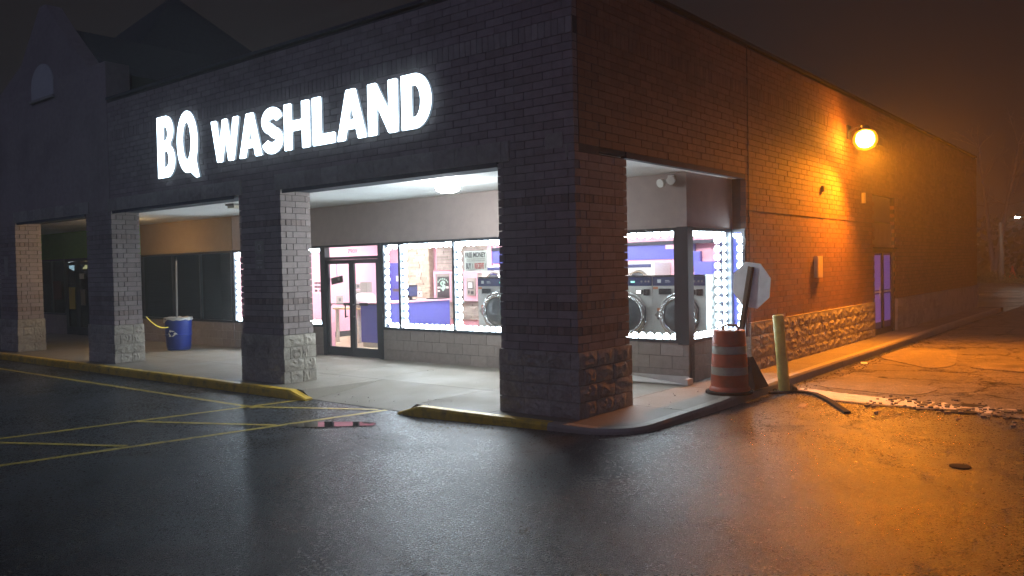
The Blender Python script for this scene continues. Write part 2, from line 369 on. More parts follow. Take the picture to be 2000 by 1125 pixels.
# white stripe along the edge of the side lot, breaking up to the right
def edge_y(x):
    for i in range(len(near)-1):
        if near[i][0] <= x <= near[i+1][0]:
            t = (x-near[i][0])/(near[i+1][0]-near[i][0]); return near[i][1] + t*(near[i+1][1]-near[i][1])
    return 3.3
TOPS = [(1.05,4.62),(1.7,4.44),(2.2,4.30),(2.75,4.22),(3.2,4.20),(4.2,4.12),(6,3.9)]
def top_y(x):
    for (xa, ya), (xb, yb) in zip(TOPS, TOPS[1:]):
        if xa <= x <= xb: return ya + (yb-ya)*(x-xa)/(xb-xa)
    return 3.9
def stripe(xa, xb, rag, name):
    n = int((xb-xa)/.05); vs = []; fs = []
    for i in range(n+1):
        x = xa + (xb-xa)*i/n; vs += [(x, top_y(x)+random.uniform(-rag,rag), GZ+.0165), (x, edge_y(x)+.05+random.uniform(0,rag), GZ+.0165)]
    for i in range(n): fs.append((2*i, 2*i+1, 2*i+3, 2*i+2))
    MB().add(vs, fs).build(name, M['paint_white'], side_lot)
stripe(1.08, 2.62, .025, 'white_line'); stripe(2.65, 3.05, .07, 'white_line'); stripe(3.1, 3.42, .10, 'white_line'); stripe(3.55, 3.8, .13, 'white_line')
for _ in range(26):                              # crumbs of paint and broken paving beyond the stripe
    x = random.uniform(3.3, 6.2); y = edge_y(x) + random.uniform(.08, .6); s = random.uniform(.03, .11)
    pts = [(x + s*math.cos(a)*random.uniform(.6,1.3), y + s*.6*math.sin(a)*random.uniform(.6,1.3), GZ+.0165) for a in [k*math.pi/3 for k in range(6)]]
    MB().add(pts, [tuple(range(6))]).build('white_line_fragment', M['paint_white'], side_lot)
rub = MB()
for _ in range(520):
    x = random.uniform(2.3, 8); y = edge_y(x) + random.gauss(.25, .35); s = random.uniform(.006, .028)
    rub.obox((x, y, GZ+.013+s*.4), Vector((1,.3,.1))*s, Vector((-.3,1,.1))*s*.8, Vector((0,-.1,1))*s*.5)
for _ in range(260):
    x = random.uniform(.85, 1.2); y = random.uniform(4.4, 14); s = random.uniform(.004, .016)
    rub.obox((x, y, GZ+.013+s*.4), Vector((1,.3,.1))*s, Vector((-.3,1,.1))*s*.8, Vector((0,-.1,1))*s*.5)
tag(rub.build('gravel', M['patch']), 'loose crumbs of broken paving along the white stripe', kind='stuff')
for x, y, rx, ry in ((3.47,3.66,.24,.10),(3.52,4.2,.2,.12),(4.05,3.92,.22,.1),(4.6,4.4,.35,.16)):
    pts = [(x+rx*math.cos(a)*random.uniform(.7,1.2), y+ry*math.sin(a)*random.uniform(.7,1.2), GZ+.018) for a in [k*math.pi/7 for k in range(14)]]
    MB().add(pts, [tuple(range(14))]).build('pothole', M['rubber'], side_lot)
# puddle lying on the front lot
wm = bpy.data.materials.new('puddle_water'); wm.use_nodes = True; b = wm.node_tree.nodes['Principled BSDF']
b.inputs['Base Color'].default_value = (.012,.012,.014,1); b.inputs['Roughness'].default_value = .03; b.inputs['IOR'].default_value = 1.33
pts = rounded([(-3.5,-1.75),(-3.2,-1.78),(-2.95,-1.62),(-2.72,-1.42),(-2.42,-1.16),(-2.5,-1.0),(-2.78,-1.06),(-2.95,-1.22),(-3.2,-1.32)], .16, 6)
tag(MB().add([(x, y, GZ+.009) for x, y in pts], [tuple(range(len(pts)))]).build('puddle_water', wm), kind='structure')

# ------------------------------------------------------------------ sidewalk with kerb
walk = struct('sidewalk')
def slab(x0, x1, y0, y1, g=.005): return MB().box(x0+g, x1-g, y0+g, y1-g, -.30, 0).build('concrete_slab', M['concrete'], walk)
MB().box(-27,-5.1,-.2,3.6,-.34,-.02).box(-2.55,.1,-.2,3.6,-.34,-.02).box(-5.1,-2.55,1.25,3.6,-.34,-.02).build('slab_bed', M['mortar'], walk)
MB().box(-.3,.75,3.2,27,-.34,-.02).build('slab_bed', M['mortar'], walk)
xs = [-27,-25,-22.9,-20.8,-18.7,-16.6,-14.5,-12.4,-10.3,-8.2,-6.3,-5.1]
for a, b in zip(xs, xs[1:]):
    slab(a, b, -.25, 1.25); slab(a, b, 1.25, 3.45)
slab(-5.1,-2.55,1.25,3.45)
# dropped part of the walk in front of the door, sloping to the lot
MB().add([(-4.86,-.22,GZ-.1),(-2.79,-.22,GZ-.1),(-2.79,1.245,-.3),(-4.86,1.245,-.3),(-4.86,-.22,GZ+.006),(-2.79,-.22,GZ+.006),(-2.79,1.245,0),(-4.86,1.245,0)],
         [(0,3,2,1),(4,5,6,7),(0,1,5,4),(1,2,6,5),(2,3,7,6),(3,0,4,7)]).build('ramp_slab', M['concrete'], walk)
for xa, xb in ((-5.095,-4.865),(-2.785,-2.555)):
    lo, hi = (xb, xa) if xa < -4 else (xa, xb)
    MB().add([(hi,-.245,0),(lo,-.245,GZ+.006),(lo,1.245,0),(hi,1.245,0),(hi,-.245,-.3),(lo,-.245,-.3),(lo,1.245,-.3),(hi,1.245,-.3)],
             [(0,1,2),(0,2,3),(4,6,5),(4,7,6),(0,4,5,1),(1,5,6,2),(2,6,7,3),(3,7,4,0)]).build('ramp_flare', M['concrete'], walk)
slab(-2.55,-1.25,-.25,1.25); slab(-2.55,-1.25,1.25,3.45)
slab(-1.25,-.25,1.25,3.45)
arc = [(.30 + .45*math.cos(a), .20 + .45*math.sin(a)) for a in [R(-90+9*k) for k in range(11)]]
MB().prism([(x, y, -.3) for x, y in [(-1.245,-.245)] + arc + [(.75,1.245),(-1.245,1.245)]], (0,0,.3)).build('concrete_slab', M['concrete'], walk)
slab(-.25,.75,1.25,3.1)
ys = [3.1,4.9,6.7,8.5,10.3,12.1,14.3,16.5,18.7,20.9,23.1,26.2]
for a, b in zip(ys, ys[1:]):
    k = .75 - .1*min(1, max(0, (b-1.9)/2.8)); k0 = .75 - .1*min(1, max(0, (a-1.9)/2.8)); g = .005
    MB().prism([(-.3,a+g,-.3),(k0-.01,a+g,-.3),(k-.01,b-g,-.3),(-.3,b-g,-.3)], (0,0,.3)).build('concrete_slab', M['concrete'], walk)
def kerb(pts, mt, taper=(0,0), wd=.15):
    """kerb stones swept along outer-edge points (walk on the left hand of the path)"""
    vs = []; fs = []; n = len(pts)
    for i, (x, y) in enumerate(pts):
        a, b = Vector(pts[max(0,i-1)]), Vector(pts[min(n-1,i+1)]); d = (b-a).normalized(); nn = Vector((-d.y, d.x))
        z = .004
        if taper[0] and i == 0 or taper[1] and i == n-1: z = GZ + .03
        p = Vector((x, y)); o = p + nn*wd; q = p + nn*.028; r = p + nn*.006
        vs += [(p.x,p.y,-.3),(p.x,p.y,min(z,GZ+.02)),(r.x,r.y,z-.035 if z > GZ+.1 else z-.008),(q.x,q.y,z),(o.x,o.y,z),(o.x,o.y,-.3)]
    for i in range(n-1):
        for j in range(6): fs.append((i*6+j, i*6+(j+1) % 6, (i+1)*6+(j+1) % 6, (i+1)*6+j))
    fs += [tuple(range(6)), tuple(range((n-1)*6, n*6))[::-1]]
    o = MB().add(vs, fs).build('kerb_stone', mt, walk); return o
xk = [-27,-24,-21,-18,-15,-12.3,-9.6,-7.2]
for a, b in zip(xk, xk[1:]): kerb([(a,-.40),((a+b)/2,-.40),(b-.008,-.40)], M['kerb_yellow'])
kerb([(-7.2,-.40),(-6,-.40),(-5.25,-.40),(-4.86,-.38)], M['kerb_yellow'], (0,1))
kerb([(-2.79,-.38),(-2.4,-.40),(-1.4,-.40),(-1.108,-.40)], M['kerb_yellow'], (1,0))
kerb([(-1.1,-.40),(-.6,-.40),(-.208,-.40)], M['kerb_yellow'])
kerb([(-.2,-.40),(.3,-.40)] + [(.30+.6*math.cos(R(a)), .20+.6*math.sin(R(a))) for a in range(-80,1,10)] + [(.9,1.2)], M['kerb'])
yk = [1.208,1.9,4.7,7.6,10.5,13.4,16.3,19.2,22.1,26.2]
for a, b in zip(yk, yk[1:]):
    fx = lambda y: .90 - .1*min(1, max(0, (y-1.9)/2.8))
    kerb([(fx(a),a),(fx((a+b)/2),(a+b)/2),(fx(b),b-.008)], M['kerb'])
lt = MB()
for _ in range(90):
    x, y = random.choice([(random.uniform(-5.2,-2.2), random.uniform(-.5,.2)), (random.uniform(-9,-.2), random.uniform(.9,3.2)), (random.uniform(-.3,.8), random.uniform(1.2,4))])
    s = random.uniform(.004,.013); z = GZ+.012 if y < -.25 else .006
    if -4.9 < x < -2.7 and y < 1.25 and y > -.22: z = GZ + .01 + (y+.22)/1.465*.14 + .004
    a = random.uniform(0,3)
    lt.obox((x,y,z), Vector((math.cos(a),math.sin(a),.1))*s, Vector((-math.sin(a),math.cos(a),0))*s*.6, Vector((0,0,.004)))
tag(lt.build('litter', M['grey']), 'scraps of litter and leaves on the walk and ramp', kind='stuff')

# paving built up against the kerb round the corner
path = [(-2.3,-.40),(-1.7,-.40),(-1.2,-.40),(-.8,-.40),(-.4,-.40),(0,-.40),(.3,-.40)] + [(.30+.6*math.cos(R(a)), .20+.6*math.sin(R(a))) for a in range(-75,1,15)] + [(.9,.5),(.9,.9),(.9,1.3),(.9,1.9),(.88,2.5),(.85,3.2),(.82,3.8)]
vs = []; fs = []; n_ = len(path); nd = 9
for i, (x, y) in enumerate(path):
    a, b = Vector(path[max(0,i-1)]), Vector(path[min(n_-1,i+1)]); d_ = (b-a).normalized(); o_ = Vector((d_.y,-d_.x))
    c_ = abs(i-8.5)/8.5 if i < 8.5 else (i-8.5)/(n_-9.5); rise = .078*(1-min(1,c_)**1.6)
    for k in range(nd):
        t = k/(nd-1); dd = -.02 + 1.5*t; vs.append((x+o_.x*dd, y+o_.y*dd, GZ + .0015 + rise*(1-t)**2*(1+2*t)))
for i in range(n_-1):
    for k in range(nd-1): fs.append((i*nd+k, i*nd+k+1, (i+1)*nd+k+1, (i+1)*nd+k))
MB().add(vs, fs).build('asphalt_apron', M['asphalt'], lot, True)

# ------------------------------------------------------------------ brickwork
C = .1016; BL = .3025; BD = .095
def unit_brick(name, mt, j=.012):
    m_ = MB(); e = .035
    vs = [(sx*(.5-e*(sy > 0)*0), sy*.5, sz*.5) for sz in (-1,1) for sy in (-1,1) for sx in (-1,1)]
    m_.add(vs, [(0,2,3,1),(4,5,7,6),(0,1,5,4),(1,3,7,5),(3,2,6,7),(2,0,4,6)])
    me = m_.mesh(name, mt)
    return me
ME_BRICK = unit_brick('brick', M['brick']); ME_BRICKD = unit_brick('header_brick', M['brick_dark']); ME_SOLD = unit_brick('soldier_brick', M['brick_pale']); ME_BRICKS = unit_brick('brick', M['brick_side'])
def split_mesh(seed, mt, face='-y'):
    """rough split-face block of unit size, rough towards -y"""
    rr = random.Random(seed); nx, nz = 6, 4; vs = []; fs = []
    for k in range(nz+1):
        for i in range(nx+1):
            ed = i in (0,nx) or k in (0,nz)
            vs.append((i/nx-.5 + (0 if ed else rr.uniform(-.05,.05)), -.5 - (rr.uniform(0,.05) if ed else rr.uniform(.0,.19)), k/nz-.5 + (0 if ed else rr.uniform(-.06,.06))))
    q = lambda i, k: k*(nx+1)+i
    for k in range(nz):
        for i in range(nx):
            f = [q(i,k), q(i+1,k), q(i+1,k+1), q(i,k+1)]
            fs += [(f[0],f[1],f[2]),(f[0],f[2],f[3])] if rr.random() < .5 else [(f[0],f[1],f[3]),(f[1],f[2],f[3])]
    n = len(vs); vs += [(-.5,.5,-.5),(.5,.5,-.5),(.5,.5,.5),(-.5,.5,.5)]
    fs += [(n,n+3,n+2,n+1), tuple(q(i,0) for i in range(nx+1))[::-1]+(n,n+1), tuple(q(i,nz) for i in range(nx+1))+(n+2,n+3),
           tuple(q(0,k) for k in range(nz+1))+(n+3,n), tuple(q(nx,k) for k in range(nz,-1,-1))+(n+1,n+2)]
    return MB().add(vs, fs).mesh('split_block', mt)
ME_SPLIT = [split_mesh(k, M['split']) for k in range(7)]
ME_LINTEL = [split_mesh(20+k, M['stone']) for k in range(4)]
def cuts(a, b, step, phase):
    pts = [a]; x = a + phase if phase > 0 else a + step
    while x < b - .08:
        if x > pts[-1] + .08: pts.append(x)
        x += step
    return pts + [b]
J = .009
class Bricks:
    """collects bricks; those nearest the camera become objects, the rest one joined part"""
    def __init__(s, parent, limit=300): s.p = parent; s.items = []; s.limit = limit
    def add(s, c, size, me, rotz=0, see=True): s.items.append((c, size, me, rotz, see))
    def flush(s, stuff_name, mt):
        vis = sorted([i for i in s.items if i[4]], key=lambda i: (Vector(i[0])-CAM).length); hid = [i for i in s.items if not i[4]]
        for c, sz, me, rz, _ in vis[:s.limit]:
            nm = me.name.split('.')[0]
            jit = random.uniform(-.0025,.0025)
            off = Vector((0, jit, 0)); off.rotate(Matrix.Rotation(rz, 3, 'Z'))
            put(nm, me, s.p, Vector(c)+off, sz, (0, random.uniform(-.006,.006)*(.3/max(.3,sz[0])), rz))
        rest = hid + vis[s.limit:]
        if rest:
            b = MB()
            for c, sz, me, rz, _ in rest:
                ux = Vector((math.cos(rz),math.sin(rz),0)); uy = Vector((-math.sin(rz),math.cos(rz),0)); c = Vector(c) + uy*random.uniform(-.0025,.0025)
                b.obox(c, ux*sz[0]/2, uy*sz[1]/2, Vector((0,0,sz[2]/2)))
            tag(b.build(stuff_name, mt, s.p), kind='stuff')

def pillar(x0, x1, dep, label, top=3.27):
    """square brick pillar, split blocks below; front face y = 0"""
    t = thing('brick_pillar', label, 'pillar', ((x0+x1)/2, dep/2, 0), 'brick pillars of the covered walk')
    MB().box(x0+.03,x1-.03,.03,dep-.03,-.02,top).build('pillar_core', M['mortar'], t)
    bk = Bricks(t, 300); z0 = .813
    n = int((top - z0)/C + .4)
    for k in range(n):
        zc = z0 + (k+.5)*C; head = k in (2,5,18); odd = k % 2
        me = ME_BRICKD if head else ME_BRICK; st = .1008 if head else BL; h = C-J
        fa, fb = (x0, x1) if not odd else (x0+BD+J, x1-BD-J)
        ph = 0 if not odd or head else BL/2-BD-J
        for side, yc in ((1, BD/2),(0, dep-BD/2)):
            p = cuts(fa, fb, st, ph)
            for a, b in zip(p, p[1:]): bk.add(((a+b)/2, yc, zc), (b-a-J if a > fa or b < fb else b-a, BD, h), me, 0 if side else math.pi, bool(side))
        ga, gb = (BD+J, dep-BD-J) if not odd else (0, dep)
        ph = 0 if odd or head else BL/2-.02
        for side, xc in ((1, x1-BD/2),(0, x0+BD/2)):
            p = cuts(ga, gb, st, ph)
            for a, b in zip(p, p[1:]): bk.add((xc, (a+b)/2, zc), (b-a-J if a > ga or b < gb else b-a, BD, h), me, math.pi/2 if side else -math.pi/2, bool(side))
    bk.flush('bricks_behind', M['brick'])
    e = .022; bd = .12
    for k in range(4):
        zc = (k+.5)*.2032; odd = k % 2; h = .195
        fa, fb = (x0-e, x1+e) if not odd else (x0-e+bd, x1+e-bd)
        for rz, yc in ((0, -e+bd/2),(math.pi, dep+e-bd/2)):
            p = cuts(fa, fb, .405, 0 if not odd else .25)
            for a, b in zip(p, p[1:]): put('split_block', random.choice(ME_SPLIT), t, ((a+b)/2, yc, zc), (b-a-.008, bd, h), (0,0,rz))
        ga, gb = (-e+bd, dep+e-bd) if not odd else (-e, dep+e)
        for rz, xc in ((math.pi/2, x1+e-bd/2),(-math.pi/2, x0-e+bd/2)):
            p = cuts(ga, gb, .405, 0 if odd else .25)
            for a, b in zip(p, p[1:]): put('split_block', random.choice(ME_SPLIT), t, (xc, (a+b)/2, zc), (b-a-.008, bd, h), (0,0,rz))
    return t
pillar(-1.21, 0, 1.21, 'wide brick pillar at the corner of the building beside the washer windows')
pillar(-7.08, -5.88, .605, 'brick pillar left of the glass entrance door with two small plates on its front')
pillar(-12.95, -11.78, .605, 'brick pillar just left of the blue recycling bin and dark shop window')
pillar(-17.95, -16.85, .605, 'brick pillar farthest along the walk beside the green shop')

FT = 5.55                                       # top of the parapet
fas = thing('front_brick_wall', 'long brick wall above the walk carrying the white lit letters', 'wall', (-8,0,3.25))
MB().box(-11.8,-.006,.02,.55,3.25,FT-.03).build('wall_core', M['mortar'], fas)
bk = Bricks(fas, 300)
z0 = 3.25
LIN = [(-5.98,-.99),(-11.86,-6.97),(-16.85,-12.75)]
for k in range(22):
    zc = z0 + (k+.5)*C + (.0 if k < 15 else .0)
    if zc > FT-.04: break
    if k in (14,15): continue                    # soldier course takes two rows
    odd = k % 2; p = cuts(-11.8, 0, BL, BL/2 if odd else 0)
    for a, b in zip(p, p[1:]):
        xm = (a+b)/2
        if k < 2 and any(a > l0-.02 and b < l1+.02 for l0, l1 in LIN): continue
        if k in (0,1) and -.47 < xm < -.15: pass
        bk.add((xm, BD/2, zc), (b-a-J, BD, C-J), ME_BRICK, 0)
xx = -11.75
while xx < -.045:
    bk.add((xx, BD/2, z0+15*C), (.1008-J, BD+.006, 2*C-J), ME_SOLD, 0); xx += .1008
bk.flush('bricks_far', M['brick'])
for (l0, l1) in LIN:                             # stone lintel courses under the brick
    p = cuts(l0, l1, .405, .405)
    for a, b in zip(p, p[1:]): put('lintel_block', random.choice(ME_LINTEL), fas, ((a+b)/2, .02, 3.352), (b-a-.006, .10, .255), (0,0,0))
    MB().box(l0+.2, l1-.2, -.035, .10, 3.205, 3.222).box(l0+.2, l1-.2, -.035, -.02, 3.16, 3.205).box(l0+.2, l1-.2, .09, .55, 3.20, 3.222).build('lintel_angle', M['steel'], fas)
MB().box(-.43,-.17,-.006,.06,3.31,3.50).build('stone_block', M['stone'], fas)
MB().box(-.20,-.03,-.004,.02,3.335,3.35).box(-.135,-.095,-.004,.02,3.19,3.335).build('sealant_patch', M['stone'], fas)
MB().box(-11.82,.02,-.02,.58,FT,FT+.05).build('coping', M['steel'], fas)

sw = thing('side_brick_wall', 'long brick side wall lit orange by the wall lamp', 'wall', (0,13,0))
MB().box(-.5,-.02,5.13,12.70,0,FT-.03).box(-.5,-.02,14.68,26.4,0,FT-.03).box(-.5,-.02,12.70,14.68,3.46,FT-.03).build('wall_core', M['mortar'], sw)
MB().box(-.5,-.02,.56,5.13,3.30,FT-.03).build('wall_core', M['mortar'], sw)
bk = Bricks(sw, 300); SD = (12.72, 14.66)
for k in range(-24, 22):
    zc = z0 + (k+.5)*C
    if zc < .83 or zc > FT-.04: continue
    ya = 5.1 if k < 1 else 0.0
    if k in (14,15): continue
    odd = k % 2; p = cuts(ya if k < 1 else BD+J, 26.4, BL, BL/2 if odd else BL)
    for a, b in zip(p, p[1:]):
        ym = (a+b)/2; 
        if SD[0] < ym < SD[1] and zc < 3.45: continue
        dx = -.012 if k in (-6,) else 0
        see = True
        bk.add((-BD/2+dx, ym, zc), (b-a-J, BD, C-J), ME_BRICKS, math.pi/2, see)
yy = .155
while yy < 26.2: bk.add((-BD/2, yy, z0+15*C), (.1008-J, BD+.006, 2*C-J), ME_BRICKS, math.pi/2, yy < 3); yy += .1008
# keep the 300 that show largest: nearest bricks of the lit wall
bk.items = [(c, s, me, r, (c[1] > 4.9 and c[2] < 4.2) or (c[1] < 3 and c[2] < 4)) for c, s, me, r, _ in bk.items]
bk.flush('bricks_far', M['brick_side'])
MB().box(-.52,.012,-.0,26.45,FT+.002,FT+.05).build('coping', M['rubber'], sw)
def base_run(ya, yb):
    for k in range(4):
        p = cuts(ya, yb, .405, .2 if k % 2 else .405)
        for a, b in zip(p, p[1:]): put('split_block', random.choice(ME_SPLIT), sw, (-.015, (a+b)/2, (k+.5)*.2032), (b-a-.008, .12, .196), (0,0,math.pi/2))
base_run(5.12, 12.66); base_run(14.72, 20.0)
MB().box(-.1,.035,20.0,26.4,0,.81).build('base_course', M['split'], sw)
MB().box(-.1,.05,5.12,12.66,.815,.835).box(-.1,.05,14.72,26.4,.815,.835).build('base_cap', M['stone'], sw)
MB().box(-.012,.006,5.205,5.22,.84,FT-.02).build('control_joint', M['mortar'], sw)
# steel edge over the open bay at the side
MB().box(-.09,.003,1.215,5.095,3.27,3.346).build('lintel_angle', M['steel'], sw)

# ------------------------------------------------------------------ soffit
sf = struct('canopy_soffit')
x = -26.0
for i in range(26):
    MB().box(x+.006, x+.994 if i < 25 else -.5, .56, 3.52, 3.285+random.uniform(0,.004), 3.31).build('soffit_panel', M['soffit'], sf); x += 1.0
MB().box(-.497,-.13,.56,5.1,3.285,3.31).build('soffit_panel', M['soffit'], sf)
# building body above the soffit: roof deck
MB().box(-26,-.5,.5,14,FT-.25,FT-.15).build('roof_deck', M['shingle'], sf)

# ------------------------------------------------------------------ laundromat shopfront
D = 3.41
shop = thing('laundry_shopfront', 'laundromat shopfront with pink interior behind led lined windows', 'shopfront', (-6.5,D,0))
def cmu(xa, xb, parent, n=3, h=.2067):
    MB().box(xa, xb, D+.03, D+.2, 0, n*h).build('wall_core', M['mortar'], parent)
    for k in range(n):
        p = cuts(xa, xb, .405, .2 if k % 2 else .405)
        for a, b in zip(p, p[1:]): put('wall_block', ME_CMU, parent, ((a+b)/2, D+.05, (k+.5)*h), (b-a-.006, .1, h-.006))
ME_CMU = MB().box(-.5,.5,-.5,.5,-.5,.5).mesh('wall_block', M['cmu'])
cmu(-7.22,-.25,shop); cmu(-12.68,-9.16,shop)
MB().box(-.45,-.28,D+.02,5.12,0,.62).build('wall_core', M['mortar'], shop)
for k in range(3):
    p = cuts(D+.1, 5.12, .405, .2 if k % 2 else .405)
    for a, b in zip(p, p[1:]): put('wall_block', ME_CMU, shop, (-.30, (a+b)/2, (k+.5)*.2067), (b-a-.006, .1, .2007), (0,0,math.pi/2))
MB().box(-12.68,-.25,D,D+.2,2.43,3.284).build('stucco_panel', M['stucco'], shop)
MB().box(-.45,-.25,D+.202,5.12,2.43,3.284).build('stucco_panel', M['stucco'], shop)
def window(xa, xb, muls, parent, gl, z0=.62, z1=2.43, fw=.055):
    w_ = bpy.data.objects.new('window', None); COL.objects.link(w_); w_.parent = parent; w_.location = Vector(((xa+xb)/2, D, z0)) - origin(parent)
    f = MB(); f.box(xa,xb,D-.015,D+.10,z0,z0+fw).box(xa,xb,D-.015,D+.10,z1-fw,z1)
    for q in [xa+fw/2] + muls + [xb-fw/2]: f.box(q-fw/2, q+fw/2, D-.012, D+.098, z0+fw+.0005, z1-fw-.0005)
    f.build('frame', M['frame'], w_)
    ed = [xa+fw] + [e for q in muls for e in (q-fw/2, q+fw/2)] + [xb-fw]
    for a, b in zip(ed[::2], ed[1::2]): MB().box(a, b, D+.05, D+.056, z0+fw, z1-fw).build('pane', gl, w_)
    return w_
window(-7.20,-.42,[-6.68,-5.18,-3.70,-2.20],shop,M['glass'])
window(-12.66,-9.17,[-11.45,-10.3],shop,M['glass'])
MB().box(-.42,-.232,D-.018,D+.17,.60,2.44).build('corner_post', M['frame'], shop)
ws = bpy.data.objects.new('window', None); COL.objects.link(ws); ws.parent = shop; ws.location = Vector((-.27,4.3,.62)) - origin(shop)
f = MB(); f.box(-.36,-.235,D+.17,5.1,.62,.675).box(-.36,-.235,D+.17,5.1,2.375,2.43)
for q in (5.06,): f.box(-.355,-.24,q-.035,q+.035,.6755,2.3745)
f.build('frame', M['frame'], ws); MB().box(-.31,-.304,D+.17,5.025,.675,2.375).build('pane', M['glass'], ws)
# narrow return window in front of the brick
f = MB(); f.box(-.235,-.005,5.03,5.09,.62,.675).box(-.235,-.005,5.03,5.09,2.375,2.43).box(-.05,-.005,5.035,5.088,.6755,2.3745)
f.build('frame', M['frame'], ws); MB().box(-.235,-.05,5.05,5.055,.675,2.375).build('pane', M['glass'], ws)
MB().box(-.24,-.01,5.105,5.115,.62,2.43).build('blue_panel', M['blue'], shop)
# entrance door
ed = thing('entrance_door', 'dark framed double glass entrance door with number 7909 above', 'door', (-8.18,D,0))
f = MB(); f.box(-9.16,-9.045,D-.02,D+.12,0,2.43).box(-7.31,-7.205,D-.02,D+.12,0,2.43).box(-9.045,-7.31,D-.02,D+.12,2.385,2.43).box(-9.045,-7.31,D-.02,D+.12,2.11,2.17)
f.build('door_frame', M['frame'], ed)
MB().box(-9.045,-7.31,D+.04,D+.046,2.17,2.385).build('transom_pane', M['glass'], ed)
add_text('house_number', '7909', M['grey'], -8.32, -8.02, 2.235, 2.33, D+.036, ed, .01)
for a, b, hx in ((-9.04,-8.182,-8.30),(-8.178,-7.315,-8.06)):
    l = MB(); l.box(a,a+.075,D,D+.05,.01,2.105).box(b-.085,b,D,D+.05,.01,2.105).box(a+.075,b-.085,D,D+.05,2.015,2.105).box(a+.075,b-.085,D,D+.05,.01,.20)
    lf = l.build('door_leaf', M['frame'], ed)
    MB().box(a+.075,b-.085,D+.022,D+.028,.20,2.015).build('door_pane', M['glass'], lf)
    MB().box(a+.03,b-.03,D+.06,D+.075,1.125,1.145).build('push_bar', M['dark'], lf)
    MB().box((hx-.24 if hx < -8.2 else hx+.05),(hx if hx < -8.2 else hx+.28),D+.056,D+.1,1.105,1.165).build('push_pad', M['dark'], lf)
    MB().box(hx-.05,hx-.025,D-.07,D-.05,.85,1.15).box(hx-.05,hx-.025,D-.05,D,.86,.885).box(hx-.05,hx-.025,D-.05,D,1.115,1.14).build('handle', M['dark'], lf)

# ------------------------------------------------------------------ laundromat interior
room = struct('shop_interior')
MB().box(-12.72,-.46,D+.205,8.62,-.06,.004).build('floor', M['tile'], room)
MB().box(-12.84,-12.70,D+.205,8.6,.004,3.0).build('wall', M['pink'], room)
MB().box(-12.84,-.46,8.6,8.75,.004,3.0).build('wall', M['pink'], room)
MB().box(-.50,-.40,5.15,8.6,.004,3.0).build('wall', M['pink'], room)
MB().box(-12.84,-.46,D+.205,8.75,3.0,3.06).build('ceiling', M['white'], room)
MB().box(-12.699,-12.68,6.2,8.6,.004,.16).build('baseboard', M['dark'], room)
for i, (x, y) in enumerate([(-11.3,5.2),(-8.3,5.0),(-5.3,4.9),(-2.3,5.0),(-11.3,7.2),(-8.0,7.0),(-5.0,7.0),(-2.2,7.0)]):
    c = thing('ceiling_light', 'fluorescent ceiling panel inside the laundromat ' + ['over the wooden table','over the blue counter','over the first washers','over the washers by the corner','by the pink side wall','by the stone column','before the back dryers','before the blue cabinet'][i], 'light', (x,y,3.0), 'ceiling panels lighting the laundromat')
    MB().box(x-.62,x+.62,y-.32,y+.32,2.975,2.998).build('fixture_frame', M['white'], c)
    MB().box(x-.58,x+.58,y-.28,y+.28,2.965,2.974).build('diffuser', E_CEIL, c)
# ledgestone back wall and column
def ledge(xa, xb, y, za, zb, parent, mt, limit=300):
    me = MB().box(-.5,.5,-.5,.5,-.5,.5).mesh('ledge_stone', mt); z = za; cnt = 0; st = MB()
    while z < zb - .02:
        h = random.choice((.05,.065,.08)); x = xa
        while x < xb - .02:
            l = min(random.uniform(.18,.45), xb-x); dy = random.uniform(0,.03)
            if cnt < limit: put('ledge_stone', me, parent, (x+l/2, y-.02+dy, z+h/2), (l-.006, .06, h-.005))
            else: st.box(x+.003,x+l-.003,y-.05+dy,y+.01+dy,z+.002,z+h-.003)
            cnt += 1; x += l
        z += h
    if st.v: tag(st.build('ledge_stones_rest', mt, parent), kind='stuff')
lw = thing('ledgestone_wall', 'ledgestone back wall in a darker shaded tone around the pink kiosk frame inside the laundromat', 'wall', (-9.6,8.55,0))
ledge(-10.55,-8.6,8.55,1.82,2.75,lw,M['ledge_shaded'],150); ledge(-10.9,-8.3,8.55,.45,.97,lw,M['ledge_shaded'],120)
lc = thing('ledgestone_column', 'tan ledgestone column standing behind the blue counter', 'column', (-11.2,8.4,0))
MB().box(-11.7,-10.75,8.44,8.59,0,3.0).build('column_core', M['ledge'], lc); ledge(-11.72,-10.73,8.42,.9,2.75,lc,M['ledge'],280)
bp_ = thing('blue_partition', 'blue wall panel between the door and the stone column with white papers', 'wall panel', (-12.25,8.5,0))
MB().box(-12.60,-11.78,8.46,8.52,.0,2.06).build('panel', M['blue'], bp_)
MB().box(-12.16,-12.02,8.45,8.458,1.52,1.68).build('paper', M['paper'], bp_); MB().box(-12.3,-12.0,8.445,8.458,1.22,1.30).build('brown_label', M['brown'], bp_)
